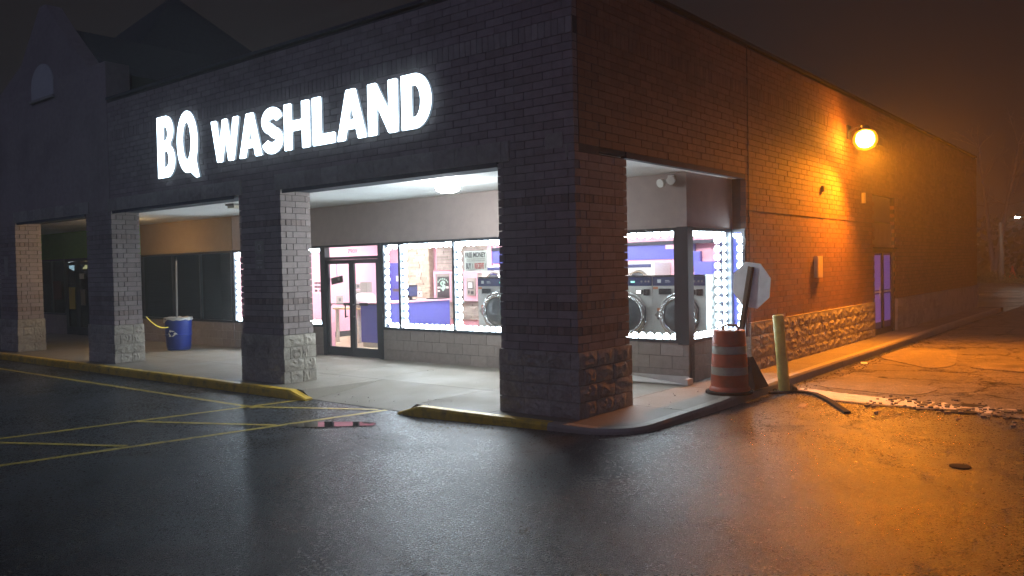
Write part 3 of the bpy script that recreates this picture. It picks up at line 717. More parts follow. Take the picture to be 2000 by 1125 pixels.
# pink kiosk frame on the back wall with two dark dollar posters and a cash machine
kf = thing('change_kiosk', 'pink wall frame holding dark posters with a dollar sign', 'kiosk', (-9.5,8.4,0))
f = MB(); f.box(-10.60,-8.42,8.42,8.5,1.72,1.80).box(-10.60,-10.51,8.42,8.5,.93,1.72).box(-9.985,-9.93,8.42,8.5,.93,1.72).box(-9.46,-8.97,8.42,8.5,.97,1.72).box(-8.60,-8.42,8.42,8.5,.93,1.72).box(-8.58,-8.44,8.42,8.5,1.80,2.75)
f.build('kiosk_frame', M['pink'], kf)
for a, b in ((-10.51,-9.985),(-9.93,-9.46)):
    pn = MB().box(a,b,8.44,8.46,.93,1.72).build('kiosk_panel', M['grey'], kf); MB().box(a+.05,b-.04,8.43,8.438,.93,1.64).build('poster', M['dark'], pn)
    for xa_, xb_, za_, zb2 in ((a+.06,a+.14,1.31,1.36),(a+.06,a+.14,1.22,1.26),(b-.14,b-.05,1.31,1.37)): MB().box(xa_,xb_,8.424,8.43,za_,zb2).build('sticker', M['paper'], pn)
    cx = (a+b)/2
    for i in range(7):
        an = R(60-20*i) ; cxx = cx - .26*math.sin(an)*.8; czz = 1.40 + .17*math.cos(an)
        MB().box(cxx-.018,cxx+.014,8.424,8.43,czz-.012,czz+.03).build('poster_mark', M['mint'], pn)
    add_text('dollar_sign', '$', M['mint'], cx-.10, cx+.10, 1.24, 1.53, 8.43, pn, .03, .005)
MB().box(-8.97,-8.60,8.44,8.46,.97,1.72).build('kiosk_panel', M['grey'], kf)
cmn = thing('cash_machine', 'grey cash machine set in pink wall below the free money poster', 'cash machine', (-9.2,8.4,1.1))
MB().box(-9.32,-9.02,8.38,8.418,1.12,1.60).build('body', M['grey'], cmn); MB().box(-9.28,-9.07,8.37,8.378,1.30,1.50).build('bezel', M['dark'], cmn)
MB().box(-9.25,-9.10,8.362,8.369,1.325,1.475).build('screen', M['alu'], cmn); MB().box(-9.27,-9.21,8.37,8.378,1.17,1.26).box(-9.17,-9.07,8.37,8.378,1.16,1.24).build('slot', M['dark'], cmn)
# counter
ct = thing('service_counter', 'long blue service counter with pink top inside the laundromat', 'counter', (-9.4,6.2,0))
MB().box(-9.75,-9.0,5.0,7.35,.12,1.05).build('counter_body', M['blue'], ct); MB().box(-9.78,-8.97,4.97,7.38,1.05,1.085).build('counter_top', M['pink'], ct); MB().box(-9.73,-9.03,5.03,7.33,.0,.12).build('plinth', M['cream'], ct)
mo = thing('monitor', 'black computer monitor standing on the blue counter', 'monitor', (-9.2,6.2,1.09))
MB().box(-9.35,-9.31,6.0,6.5,1.17,1.47).build('screen_back', M['dark'], mo); MB().box(-9.30,-9.22,6.1,6.4,1.2,1.42).build('housing', M['navy'], mo); MB().box(-9.36,-9.2,6.15,6.35,1.085,1.11).box(-9.31,-9.27,6.22,6.28,1.11,1.2).build('stand', M['dark'], mo)
tr = tag(MB().box(-9.28,-9.0,6.78,7.25,1.086,1.115).build('keyboard', M['dark']), 'flat black keyboard tray at the far end of the blue counter', 'keyboard')
for nm, x, z, wd, h in (('white notice by the column top', -11.13, 1.72, .15, .14),('white notice low on the column', -11.1, 1.16, .20, .16)):
    nt_ = thing('notice', nm.replace('white notice','small white notice with dark mark') , 'notice', (x,8.36,z))
    MB().box(x-wd/2,x+wd/2,8.345,8.352,z-h/2,z+h/2).build('sheet', M['paper'], nt_); MB().box(x-.02,x+.03,8.340,8.344,z-.02,z+.03).build('mark', M['ink'], nt_)
# folding table with laundry
tb = thing('folding_table', 'light wooden table with cream legs seen through the entrance door', 'table', (-10.6,5.9,0))
MB().box(-11.5,-9.9,5.55,6.25,.86,.90).build('tabletop', M['wood'], tb)
for x, y in ((-11.4,5.62),(-10.55,5.62),(-11.4,6.18),(-10.0,6.18)): MB().box(x-.035,x+.035,y-.035,y+.035,0,.86).build('leg', M['cream'], tb)
lb = thing('laundry_bag', 'white laundry bundle on the wooden table by the door', 'bag', (-10.62,5.9,.9))
MB().lathe((-10.62,5.9,.9), [(.20,0),(.27,.06),(.29,.16),(.27,.28),(.2,.36),(.1,.38)], 18).build('bag', M['white'], lb, True)
tag(MB().box(-10.74,-10.48,5.85,6.02,1.29,1.56).build('cardboard_box', M['grey']), 'grey box resting on the white laundry bundle', 'box')
pb = thing('pink_stand', 'narrow pink post just inside the left door leaf with curved hook', 'stand', (-10.5,4.7,0))
MB().box(-10.62,-10.42,4.6,4.74,0,.62).build('post', M['pink'], pb); MB().tube([(-10.55,4.66,.62),(-10.53,4.66,.85),(-10.49,4.66,.98),(-10.40,4.66,1.06)], .012).build('hook', M['dark'], pb)
tag(MB().box(-11.85,-11.3,6.62,6.66,.05,.55).build('floor_sign', M['paper']), 'white floor sign leaning under the wooden table', 'sign')
for nm, y, z, h in (('grey notice on the pink wall above the push bar',6.77,1.04,.24),('upper grey notice on pink wall through right door leaf',7.45,1.40,.15),('lower dark notice on pink wall through right door leaf',7.43,1.18,.22)):
    n_ = thing('notice', nm, 'notice', (-12.69,y,z)); MB().box(-12.698,-12.692,y-.12,y+.12,z-h/2,z+h/2).build('sheet', M['grey'], n_); MB().box(-12.691,-12.688,y-.04,y+.04,z-.03,z+.05).build('mark', M['ink'], n_)
hs = thing('hanging_sign', 'brown board hanging askew on a string inside the left door leaf', 'sign', (-8.77,D+.09,1.66))
MB().obox((-8.77,D+.09,1.66), Vector((.195,0,.028)), Vector((0,.008,0)), Vector((-.008,0,.075))).build('board', M['brown'], hs); MB().cyl((-8.77,D+.09,1.73),(-8.78,D+.09,2.10),.005,n=6).build('string', M['dark'], hs)
MB().obox((-8.70,D+.078,1.68), Vector((.035,0,.005)), Vector((0,.002,0)), Vector((-.003,0,.03))).build('emblem', M['grey'], hs)
vy = thing('vinyl_lettering', 'small grey lettering stuck on the pink window left of the entrance', 'lettering', (-9.35,D+.045,1.5))
for r_ in range(3):
    for k in range(6 if r_ != 2 else 5):
        if r_ == 2 and k == 2: continue
        x = -9.51 + k*.055; MB().box(x, x+.036, D+.044, D+.048, 1.57-r_*.085, 1.625-r_*.085).build('letter', M['ink_soft'], vy)
# poster
po = thing('window_poster', 'white free money poster hanging inside the shop window', 'poster', (-4.75,D+.11,2.0))
MB().box(-4.975,-4.40,D+.085,D+.09,1.80,2.19).build('sheet', M['poster_white'], po)
add_text('poster_text', 'FREE MONEY', M['ink'], -4.95, -4.43, 2.065, 2.165, D+.084, po, .03)
add_text('poster_text', 'BUY', M['ink'], -4.93, -4.80, 1.85, 1.96, D+.084, po, .03)
add_text('poster_text', 'RECEIVE', M['ink_red'], -4.71, -4.48, 1.85, 1.96, D+.084, po, .03)
f = MB()
for zz in (2.03,1.995):
    x = -4.91
    while x < -4.47: l = random.uniform(.02,.06); f.box(x,x+l,D+.082,D+.084,zz,zz+.012); x += l+.012
for x in (-4.77,-4.455): f.box(x,x+.02,D+.082,D+.084,1.86,1.95)
f.build('small_print', M['ink_soft'], po)
# back partition with dryers over the washers
pt = thing('dryer_partition', 'pink and blue partition with bulkhead behind the washers', 'partition', (-3.2,8.2,0))
MB().box(-8.4,-.52,8.42,8.55,0,1.97).build('pink_panel', M['pink'], pt); MB().box(-8.4,-2.62,8.40,8.55,1.972,2.30).build('blue_panel', M['blue'], pt)
MB().box(-8.4,-.52,8.43,8.55,2.34,2.96).build('pink_panel', M['pink'], pt); MB().box(-8.4,-1.7,8.36,8.42,2.302,2.38).build('rail', M['steel'], pt)
MB().box(-3.28,-2.62,8.385,8.398,2.20,2.29).build('pink_sign_panel', M['pink'], pt)
MB().box(-2.97,-2.40,8.30,8.40,1.80,2.13).build('blue_panel', M['blue'], pt); MB().box(-2.35,-1.86,7.9,8.2,1.62,1.90).build('blue_cabinet', M['blue'], pt)
def make_dryer():
    t = thing('dryer', 'stainless dryer with dark dials in the row behind the washers', 'dryer', (0,0,0), 'dryers along the back partition')
    MB().box(-.40,.40,0,.75,0,1.90).build('body', M['stainless'], t); MB().box(-.32,.32,-.012,-.001,1.80,1.87).build('control_strip', M['navy'], t)
    MB().torus((0,-.01,1.45),(0,1,0),.27,.035,28,8).build('door_ring', M['chrome'], t, True); MB().lathe((0,.0,1.45),[(.26,.0),(.22,.03),(.1,.05)],24,(0,-1,0)).build('door_glass', M['doorglass'], t, True)
    return t
dr = make_dryer()
for i in range(6):
    d_ = dr if i == 0 else copy_tree(dr); d_.location = (-7.7+.83*i, 7.62, 0)
    d_['label'] = ['dryer showing a round door left of the corner pillar above a washer','second dryer of the back row behind the washers','third dryer of the back row behind the washers','fourth dryer of the back row behind the washers','dryer showing its dials above the washer at the corner pillar edge','last dryer of the back row beside the blue cabinet'][i]
# front-loading washers
def make_washer():
    t = thing('washer', 'x', 'washer', (0,0,0), 'row of stainless front loading washers')
    W = 1.005; h = W/2
    MB().box(-h,h,0,1.0,0,1.66).build('body', M['stainless'], t); MB().box(-h,h,-.02,-.0005,1.645,1.675).build('top_trim', M['chrome'], t)
    cp = MB().box(-h+.01,h-.01,-.015,-.0005,1.49,1.643).build('control_panel', M['navy'], t)
    MB().box(-.40,-.33,-.019,-.0155,1.54,1.60).box(-.25,-.15,-.019,-.0155,1.55,1.56).box(-.25,-.17,-.019,-.0155,1.575,1.585).build('panel_print', M['alu'], cp)
    MB().box(.08,.16,-.019,-.0155,1.545,1.575).build('panel_light', E_GREENLED, cp)
    for q in (.30,.38,.44): MB().cyl((q,-.0155,1.565),(q,-.025,1.565),.018,n=10).build('button', M['grey'], cp)
    MB().torus((0.02,-.045,.98),(0,1,0),.315,.036,40,10).build('door_ring', M['chrome'], t, True)
    MB().torus((0.02,-.02,.98),(0,1,0),.375,.022,40,8).build('door_rim', M['chrome'], t, True)
    MB().lathe((0.02,-.02,.98),[(.31,0),(.28,.03),(.2,.065),(.08,.085),(.01,.09)],32,(0,-1,0)).build('door_glass', M['doorglass'], t, True)
    MB().box(.38,.41,-.07,-.04,.84,1.14).box(.38,.41,-.04,-.0005,.86,.9).box(.38,.41,-.04,-.0005,1.08,1.12).build('door_handle', M['chrome'], t)
    MB().prism([(-.40,-.0005,.93),(-.34,-.0005,.96),(-.34,-.0005,1.0),(-.40,-.0005,1.03),(-.46,-.0005,.98)], (0,-.03,0)).build('latch', M['grey'], t)
    MB().box(.19,.31,-.03,-.0005,1.34,1.42).build('coin_display', M['dark'], t); MB().box(.20,.29,-.034,-.0305,1.35,1.41).build('display', E_SCREEN, t)
    cs = MB().box(.34,.45,-.03,-.0005,1.32,1.43).build('coin_slot', M['dark'], t); MB().cyl((.395,-.0305,1.375),(.395,-.045,1.375),.032,n=14).build('coin_button', M['chrome'], cs)
    MB().box(-.36,-.12,-.05,-.0005,1.34,1.44).build('soap_drawer', M['chrome'], t); MB().box(-.34,-.14,-.054,-.0505,1.425,1.436).build('drawer_lip', M['dark'], t)
    MB().box(-.49,-.40,-.006,-.0005,1.43,1.47).build('warning_tag', M['orange_tag'], t)
    MB().box(-.42,-.34,-.006,-.0005,1.05,1.10).build('warning_tag', M['orange_tag'], t); MB().box(-.42,-.34,-.006,-.0005,.90,1.045).build('instruction_plate', M['ink'], t)
    for k in range(6):
        z = .62 + .155*k
        for q in range(3): MB().box(h+.0005,h+.012,.06,.30,z+.022*q,z+.022*q+.009).build('louvre', M['chrome'], t)
    return t
wa = make_washer()
for i in range(5):
    q = wa if i == 0 else copy_tree(wa); q.location = (-.965-1.012*i, 4.5, 0)
    q['label'] = ['washer nearest the building corner with louvred side and pink lit display','washer right of the corner pillar with a dark round door and white display','third washer of the row hidden behind the corner pillar','fourth washer of the row hidden behind the corner pillar','washer at the left end of the row below the free money poster'][i]
for ch in wa.children:
    if ch.name.startswith('display'): ch.data = ch.data.copy(); ch.data.materials[0] = E_SCREENR

# ------------------------------------------------------------------ led strips lining the windows
ME_LED = MB().lathe((0,0,0), [(.060,0),(.054,.02),(.034,.038),(.01,.045)], 10, (0,-1,0)).mesh('led_module', E_LED, smooth=True)  # domes oversized so their shape takes in the bloom around each light
ME_LED.materials.append(M['white'])
for p_ in ME_LED.polygons:
    if len(p_.vertices) == 10 and abs(p_.center.y) < .001: p_.material_index = 1
ME_TRACK = MB().box(-.5,.5,-.5,.5,-.5,.5).mesh('track', M['white'])
def led(p0, p1, rz, label):
    p0, p1 = Vector(p0), Vector(p1); L_ = (p1-p0).length; n = max(2, round(L_/.145)); t = thing('led_strip', label, 'light strip', (p0+p1)/2, 'led strips lining the laundromat windows')
    vert = abs(p1.z-p0.z) > .5; nn = Vector((0,-1,0)); nn.rotate(Matrix.Rotation(rz,3,'Z'))
    put('track', ME_TRACK, t, (p0+p1)/2 - nn*.006, (.03,.008,L_) if vert else (L_,.008,.03), (0,0,rz))
    for i in range(n): put('led_module', ME_LED, t, p0 + (p1-p0)*(i+.5)/n, None, (0,0,rz))
YL = D+.085; zt, zb = 2.325, .725
led((-7.13,YL,zb),(-7.13,YL,zt),0,'vertical led strip on the jamb just right of the entrance door')
led((-6.60,YL,zb),(-6.60,YL,zt),0,'vertical led strip left of the window showing the stone column')
led((-5.10,YL,zb),(-5.10,YL,zt),0,'vertical led strip beside the free money poster')
led((-12.57,YL,zb),(-12.57,YL,zt),0,'vertical led strip next to the dark vacant window')
led((-7.1,YL,2.345),(-.46,YL,2.345),0,'led strip along the top of the windows right of the entrance')
led((-7.1,YL,.705),(-.46,YL,.705),0,'led strip along the sill of the windows right of the entrance')
led((-12.6,YL,2.345),(-9.22,YL,2.345),0,'led strip along the top of the window left of the entrance')
led((-12.6,YL,.705),(-9.22,YL,.705),0,'led strip along the sill of the window left of the entrance')
led((-.335,D+.24,2.345),(-.335,4.95,2.345),math.pi/2,'led strip along the top of the side window')
led((-.335,D+.24,.705),(-.335,4.95,.705),math.pi/2,'led strip along the sill of the side window')
led((-.335,4.93,zb),(-.335,4.93,zt),math.pi/2,'vertical led strip behind the tilted road sign left of blue strip')
led((-.10,5.075,zb),(-.10,5.075,zt),0,'vertical led strip at the brick edge right of blue strip')

# ------------------------------------------------------------------ vacant and green units
vac = thing('vacant_shopfront', 'dark empty shopfront with three panes behind the recycling bin', 'shopfront', (-15,D,0))
cmu(-17.3,-12.70,vac); MB().box(-17.3,-12.70,D,D+.2,2.43,3.284).build('stucco_panel', M['stucco_tan'], vac)
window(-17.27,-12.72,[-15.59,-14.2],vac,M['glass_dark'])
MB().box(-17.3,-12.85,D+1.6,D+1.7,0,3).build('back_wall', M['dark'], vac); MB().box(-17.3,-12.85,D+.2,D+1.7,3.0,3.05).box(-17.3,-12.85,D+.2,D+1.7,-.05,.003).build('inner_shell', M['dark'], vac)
bl = MB(); z = .72
while z < 2.35: bl.obox((-15,D+.16,z), Vector((2.2,0,0)), Vector((0,.02,.008)), Vector((0,0,.001))); z += .045
bl.build('blinds', M['steel'], vac)
gr = thing('green_shopfront', 'green painted shopfront with dark door at the far end of the walk', 'shopfront', (-21,D,0))
cmu(-24.6,-22.3,gr); cmu(-20.55,-17.32,gr); MB().box(-26,-17.32,D,D+.2,2.43,3.284).build('stucco_panel', M['stucco_green'], gr)
for o in gr.children:
    if o.name.startswith('wall_block'): pass
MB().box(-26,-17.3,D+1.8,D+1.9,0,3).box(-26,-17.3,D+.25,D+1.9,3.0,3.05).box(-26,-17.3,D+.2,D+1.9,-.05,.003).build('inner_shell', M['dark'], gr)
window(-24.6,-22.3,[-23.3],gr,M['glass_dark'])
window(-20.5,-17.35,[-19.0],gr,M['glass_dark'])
gd = thing('green_shop_door', 'dark door with yellow notice beside the green shop window', 'door', (-21.4,D,0))
MB().box(-22.28,-22.2,D,D+.1,0,2.43).box(-20.6,-20.52,D,D+.1,0,2.43).box(-22.2,-20.6,D,D+.1,2.33,2.43).box(-21.45,-21.35,D,D+.1,0,2.33).build('door_frame', M['frame'], gd)
for a, b in ((-22.2,-21.45),(-21.35,-20.6)):
    l = MB().box(a,a+.09,D+.01,D+.06,.02,2.32).box(b-.09,b,D+.01,D+.06,.02,2.32).box(a+.09,b-.09,D+.01,D+.06,.02,.25).box(a+.09,b-.09,D+.01,D+.06,2.22,2.32).build('door_leaf', M['frame'], gd)
    MB().box(a+.09,b-.09,D+.03,D+.036,.25,2.22).build('door_pane', M['glass_dark'], l)
tag(MB().box(-22.02,-21.62,D+.0,D+.008,.82,1.52).build('notice', M['tape']), 'tall yellow notice on the dark door of the green shop', 'notice')
tag(MB().box(-21.25,-20.95,D+.0,D+.008,1.78,1.95).build('notice', M['paper']), 'pale notice high on the right leaf of the green shop door', 'notice')
tag(MB().box(-21.2,-20.9,D+.0,D+.008,.95,1.45).build('notice', M['grey']), 'grey notice low on the right leaf of the green shop door', 'notice')
tag(MB().box(-23.2,-22.6,D+.0,D+.008,1.12,1.72).build('poster', mat('poster_red', (.16,.03,.03), .7)), 'dark red poster in the green shop window', 'poster')
tag(MB().obox((-22.75,D+.4,2.2), Vector((.18,0,-.05)), Vector((0,.02,0)), Vector((0,0,.09))).build('light_panel', E_SIGN), 'small white lit sign high inside the green shop window', 'light')
tag(MB().lathe((-21.85,D+.5,2.1), [(.12,0),(.10,.05),(.05,.1),(.06,.12),(.03,.17)], 14).build('amber_lamp', E_AMBER, None, True), 'small amber lamp glowing inside the green shop door', 'light')
tag(MB().box(-22.45,-22.42,D+.5,D+.52,1.78,1.95).box(-22.2,-22.17,D+.5,D+.52,1.82,1.95).build('neon_sign', E_RED), 'red neon strokes inside the green shop', 'light')

# ------------------------------------------------------------------ soffit lights, floodlight
def dome(x, y, em, label):
    t = thing('soffit_light', label, 'light', (x,y,3.285), 'round lights on the canopy soffit')
    MB().lathe((x,y,3.284),[(.20,0),(.20,-.03),(.17,-.04)],28).build('base_ring', M['white'], t, True); MB().lathe((x,y,3.244),[(.19,0),(.20,-.05),(.185,-.10),(.13,-.13),(.01,-.14)],28).build('diffuser', em, t, True)
dome(-3.58,1.59,E_DOME,'lit round soffit light in the bay in front of the entrance')
dome(-14.9,1.55,E_WARM,'amber lit soffit light behind the pillar by the recycling bin')
ul = thing('unlit_soffit_light', 'unlit square soffit light left of the pillar beside the entrance', 'light', (-9.42,1.45,3.285))
MB().box(-9.57,-9.27,1.3,1.6,3.25,3.284).build('base_plate', M['grey'], ul); MB().box(-9.54,-9.30,1.33,1.57,3.20,3.25).build('lens', M['cream'], ul)
fl = thing('twin_floodlight', 'white twin head security light under the soffit above the washers', 'light', (-.5,D,3.2))
MB().box(-.55,-.45,D-.03,D-.001,3.17,3.25).build('back_plate', M['white'], fl)
for dx, dz in ((-.09,-.03),(.06,.0)):
    hd = MB().lathe((-.5+dx,D-.06,3.19+dz),[(.03,0),(.06,.05),(.068,.12)],16,(dx*2,-1,-.35)).build('lamp_head', M['white'], fl, True)
    MB().cyl((-.5,D-.03,3.21),(-.5+dx,D-.06,3.19+dz),.012,n=8).build('arm', M['white'], fl)

# ------------------------------------------------------------------ channel letters
def arcp(cx, cz, rx, rz, a0, a1, n=14): return [(cx+rx*math.cos(R(a0+(a1-a0)*i/n)), cz+rz*math.sin(R(a0+(a1-a0)*i/n))) for i in range(n+1)]
def letter_loops(ch):
    """outlines in a unit box (x right, z up)"""
    r = .032
    if ch == 'H': return [rounded([(0,0),(.29,0),(.29,.40),(.71,.40),(.71,0),(1,0),(1,1),(.71,1),(.71,.62),(.29,.62),(.29,1),(0,1)], r)]
    if ch == 'L': return [rounded([(0,0),(1,0),(1,.22),(.40,.22),(.40,1),(0,1)], r)]
    if ch == 'N': return [rounded([(0,0),(.29,0),(.29,.60),(.70,0),(1,0),(1,1),(.71,1),(.71,.42),(.30,1),(0,1)], r)]
    if ch == 'W': return [rounded([(0,1),(.20,0),(.39,0),(.50,.58),(.61,0),(.80,0),(1,1),(.80,1),(.695,.36),(.585,1),(.415,1),(.305,.36),(.20,1)], r)]
    if ch == 'A': return [rounded([(0,0),(.28,0),(.345,.21),(.655,.21),(.72,0),(1,0),(.66,1),(.34,1)], r), rounded([(.405,.40),(.595,.40),(.50,.74)], .02)[::-1]]
    if ch == 'D': return [rounded([(0,0),(.45,0)], 0) + arcp(.45,.5,.55,.5,-88,88,20) + [(.45,1),(0,1)], [(.34,.21),(.45,.21)] + arcp(.45,.5,.20,.29,-88,88,14) + [(.34,.79)]]
    if ch == 'B': return [[(0,0),(.55,0)] + arcp(.55,.27,.45,.27,-80,66,14) + arcp(.52,.76,.42,.24,-52,88,14) + [(.5,1),(0,1)],
                          [(.36,.17),(.50,.17)] + arcp(.50,.30,.17,.13,-80,80,10) + [(.36,.43)], [(.36,.60),(.48,.60)] + arcp(.48,.715,.15,.115,-80,80,10) + [(.36,.83)]]
    if ch == 'Q':
        o = arcp(.47,.545,.47,.455,-50,292,44)
        return [o[:0] + arcp(.47,.545,.47,.455,-62,-8,8)[::-1][:0] + arcp(.47,.545,.47,.455,-28,268,44) + [(.60,.095),(.86,-.0),(.98,.01),(.86,.25)], arcp(.45,.56,.20,.28,0,352,30)]
    if ch == 'S':
        t = .135; up, lo = [], []
        cen = [(.50+.355*math.cos(R(a)), .735+.135*0+.145*math.sin(R(a))*1.0) for a in range(18, 181, 9)]
        path = [(.5+.34*math.cos(R(a)), .715+.17*math.sin(R(a))) for a in range(8, 260, 9)] + [(.5+.34*math.cos(R(a)), .285+.17*math.sin(R(a))) for a in range(75, -175, -9)]
        L1, L2 = [], []
        for i, p in enumerate(path):
            a, b = Vector(path[max(0,i-1)]), Vector(path[min(len(path)-1,i+1)]); d = (b-a); d = Vector((d.x*.75, d.y)).normalized(); nx = Vector((-d.y/.75*.88, d.x))
            L1.append((p[0]+nx.x*.125, p[1]+nx.y*.125)); L2.append((p[0]-nx.x*.125, p[1]-nx.y*.125))
        lp = L1 + L2[::-1]; xs = [q[0] for q in lp]; zs = [q[1] for q in lp]
        return [[((q[0]-min(xs))/(max(xs)-min(xs)), (q[1]-min(zs))/(max(zs)-min(zs))) for q in lp]]
LET = [('B',-9.666,-9.054,3.72,4.885),('Q',-8.945,-8.205,3.63,4.88),('W',-7.778,-6.917,3.83,4.57),('A',-6.914,-6.265,3.83,4.57),('S',-6.247,-5.689,3.82,4.585),('H',-5.632,-4.981,3.83,4.575),
       ('L',-4.898,-4.369,3.83,4.575),('A',-4.311,-3.649,3.83,4.58),('N',-3.601,-2.979,3.83,4.585),('D',-2.892,-2.311,3.83,4.595)]
LAB = {'B':'tall white lit letter B at the left end of the wall sign','Q':'tall white lit letter Q with tail after the B','W':'white lit letter W starting the second word','S':'white lit letter S between A and H','H':'white lit letter H between S and L','L':'white lit letter L right of the H','N':'white lit letter N before the last D','D':'white lit letter D at the right end of the wall sign'}
for i, (ch, xa, xb, za, zb_) in enumerate(LET):
    lab = LAB.get(ch) or ('white lit letter A right after the W' if i == 3 else 'white lit letter A between L and N')
    t = thing('sign_letter', lab, 'letter', ((xa+xb)/2, -.05, za), 'lit letters of the wall sign')
    loops = [[(xa+p[0]*(xb-xa), za+p[1]*(zb_-za)) for p in lp] for lp in letter_loops(ch)]
    for nm, mt_, dep, yc in (('return', E_RETURN, .040, -.0315), ('face', E_LETTER, .012, -.0585)):
        me = outline_mesh(nm, loops, dep, mt_); me.transform(Matrix.Translation((0,yc,0)) @ Matrix.Rotation(math.pi/2,4,'X')); me.transform(Matrix.Translation(-origin(t)))
        o = bpy.data.objects.new(nm, me); COL.objects.link(o); o.parent = t

# ------------------------------------------------------------------ gable and pyramid roof at the far left
gb = thing('gable_tower', 'dark brick gable with pale arched panel above the far bays', 'gable', (-15,0,5))
MB().box(-22,-11.8,-.01,.5,3.25,6.36).build('gable_base', M['brick'], gb)
MB().prism([(-17.75,0,6.36),(-12.6,0,6.36),(-13.95,0,7.52),(-14.62,0,8.15),(-14.95,0,8.15),(-16.1,0,7.0)], (0,.35,0)).build('gable_wall', M['brick'], gb)
MB().prism([(-18.2,.36,6.2),(-12.0,.36,6.2),(-14.8,.36,7.75)], (0,7,0)).build('gable_roof', M['shingle'], gb)
arch = [(-15.5,6.04),(-14.3,6.04)] + [(-14.9+.6*math.cos(R(a)), 6.32+.5*math.sin(R(a))) for a in range(0,181,12)]
MB().prism([(x,-.03,z) for x, z in arch], (0,.025,0)).build('arch_panel', M['arch'], gb)
MB().box(-15.55,-14.25,-.07,-.001,5.98,6.035).build('arch_sill', M['stone'], gb)
for (l0, l1) in LIN[2:]: pass
pr = thing('pyramid_roof', 'dark pyramid roof rising behind the brick parapet', 'roof', (-17.9,5,5.4))
h = 4.72; a = h/1.03
MB().add([(-17.94-a,5-a,10.29-h),(-17.94+a,5-a,10.29-h),(-17.94+a,5+a,10.29-h),(-17.94-a,5+a,10.29-h),(-17.94,5,10.29)], [(0,1,4),(1,2,4),(2,3,4),(3,0,4),(3,2,1,0)]).build('roof_slope', M['shingle'], pr)
MB().box(-27,-11.9,.5,.6,3.3,6.2).build('tower_core', M['mortar'], gb)

# ------------------------------------------------------------------ things on the side wall
sdoor = thing('side_door', 'blue double door with added pane glow in dark frame under brown louvre panels', 'door', (0,13.7,0))
MB().box(-.20,-.12,12.74,14.64,0,2.2).build('backing', M['dark'], sdoor)
MB().box(-.14,-.02,12.74,12.86,0,2.13).box(-.14,-.02,14.52,14.64,0,2.13).box(-.14,-.02,12.86,14.52,2.03,2.13).box(-.14,-.03,13.63,13.75,.14,2.03).box(-.14,-.04,12.86,14.52,0,.14).build('door_frame', M['frame'], sdoor)
for a, b in ((12.86,13.63),(13.75,14.52)):
    l = MB().box(-.11,-.07,a,b,.14,2.03).build('door_leaf', M['blue'], sdoor); MB().box(-.0695,-.066,a+.05,b-.05,.30,1.0).build('glow_pane', E_BLUE, l); MB().box(-.0695,-.066,a+.05,b-.05,1.1,1.97).build('glow_pane', E_BLUE, l); MB().box(-.07,-.055,a+.04,b-.04,1.03,1.08).build('push_bar', M['alu'], l)  # panes emit by themselves, nothing lit behind them
MB().cyl((-.05,13.45,.85),(-.05,13.45,1.2),.012,n=8).build('handle', M['alu'], sdoor)
for a, b in ((2.16,2.78),(2.80,3.44)):
    lv = thing('louvre_panel', 'brown louvre panel right above the blue side door' if a < 2.5 else 'upper brown panel two above the blue side door', 'panel', (0,13.7,a), 'brown panels over the side door')
    MB().box(-.13,-.10,12.74,14.64,a,b).build('back_panel', M['shutter'], lv)
    if a < 2.5:
        for k in range(16): y = 12.80 + .115*k; MB().box(-.10,-.055,y,y+.07,a+.02,b-.02).build('slat', M['shutter'], lv)
MB().box(-.02,.05,12.66,14.72,2.13,2.158).build('canopy_lip', M['steel'], sdoor)
mb_ = thing('meter_box', 'flat tan box fixed to the orange lit side wall', 'meter box', (0,8.62,1.5))
MB().box(.001,.07,8.46,8.78,1.52,1.96).build('box_body', M['meter'], mb_); MB().box(.07,.078,8.48,8.76,1.54,1.94).build('cover', M['meter'], mb_)
tag(MB().box(.001,.05,8.95,9.03,3.28,3.40).build('wall_bracket', M['dark']), 'tiny dark bracket high on the lit side wall left of the lamp', 'bracket')
tag(MB().box(.001,.07,11.78,11.88,3.18,3.42).build('wall_box', M['meter']), 'small pale box high on the wall left of the side door', 'box')

LP = Vector((.50,10.31,4.44))                       # sodium lamp on an arm
wl = thing('wall_lamp', 'glowing orange sodium lamp on an arm from the side wall', 'lamp', (0,10.8,4.75))
MB().box(.001,.04,10.68,10.92,4.55,4.85).build('wall_plate', M['steel'], wl)
MB().tube([(.03,10.8,4.72),(.25,10.6,4.78),(.45,10.25,4.72),(LP.x+.0,LP.y+.12,LP.z+.20)], .028, 10).build('arm', M['galv'], wl, True)
ax = Vector((.15,-.35,-.92)).normalized()
MB().lathe(LP - ax*.02, [(.04,-.30),(.10,-.27),(.13,-.20),(.14,-.15)], 20, ax).build('lamp_hood', M['steel'], wl, True)
MB().lathe(LP - ax*.02, [(.10,-.15),(.165,-.10),(.19,-.02),(.19,.06),(.15,.14),(.09,.18),(.02,.195)], 24, ax, True).build('bulb', E_SODIUM, wl, True)
MB().lathe(LP - ax*.02, [(.14,-.15),(.215,-.11),(.25,-.02),(.25,.07),(.20,.17),(.12,.225),(.02,.245)], 28, ax, True).build('glow_shell', GLOW_SHELL, wl, True)  # added shell, imitates bloom around the bulb
ld = bpy.data.lights.new('sodium_spot', 'SPOT'); ld.energy = 3500; ld.color = (1.0,.28,.010); ld.spot_size = R(152); ld.spot_blend = .8; ld.shadow_soft_size = .12
lo = bpy.data.objects.new('sodium_spot', ld); COL.objects.link(lo); lo.parent = wl; lo.location = LP + ax*.27 - origin(wl); lo.rotation_euler = Vector((.40,-.37,-.84)).to_track_quat('-Z','Y').to_euler()

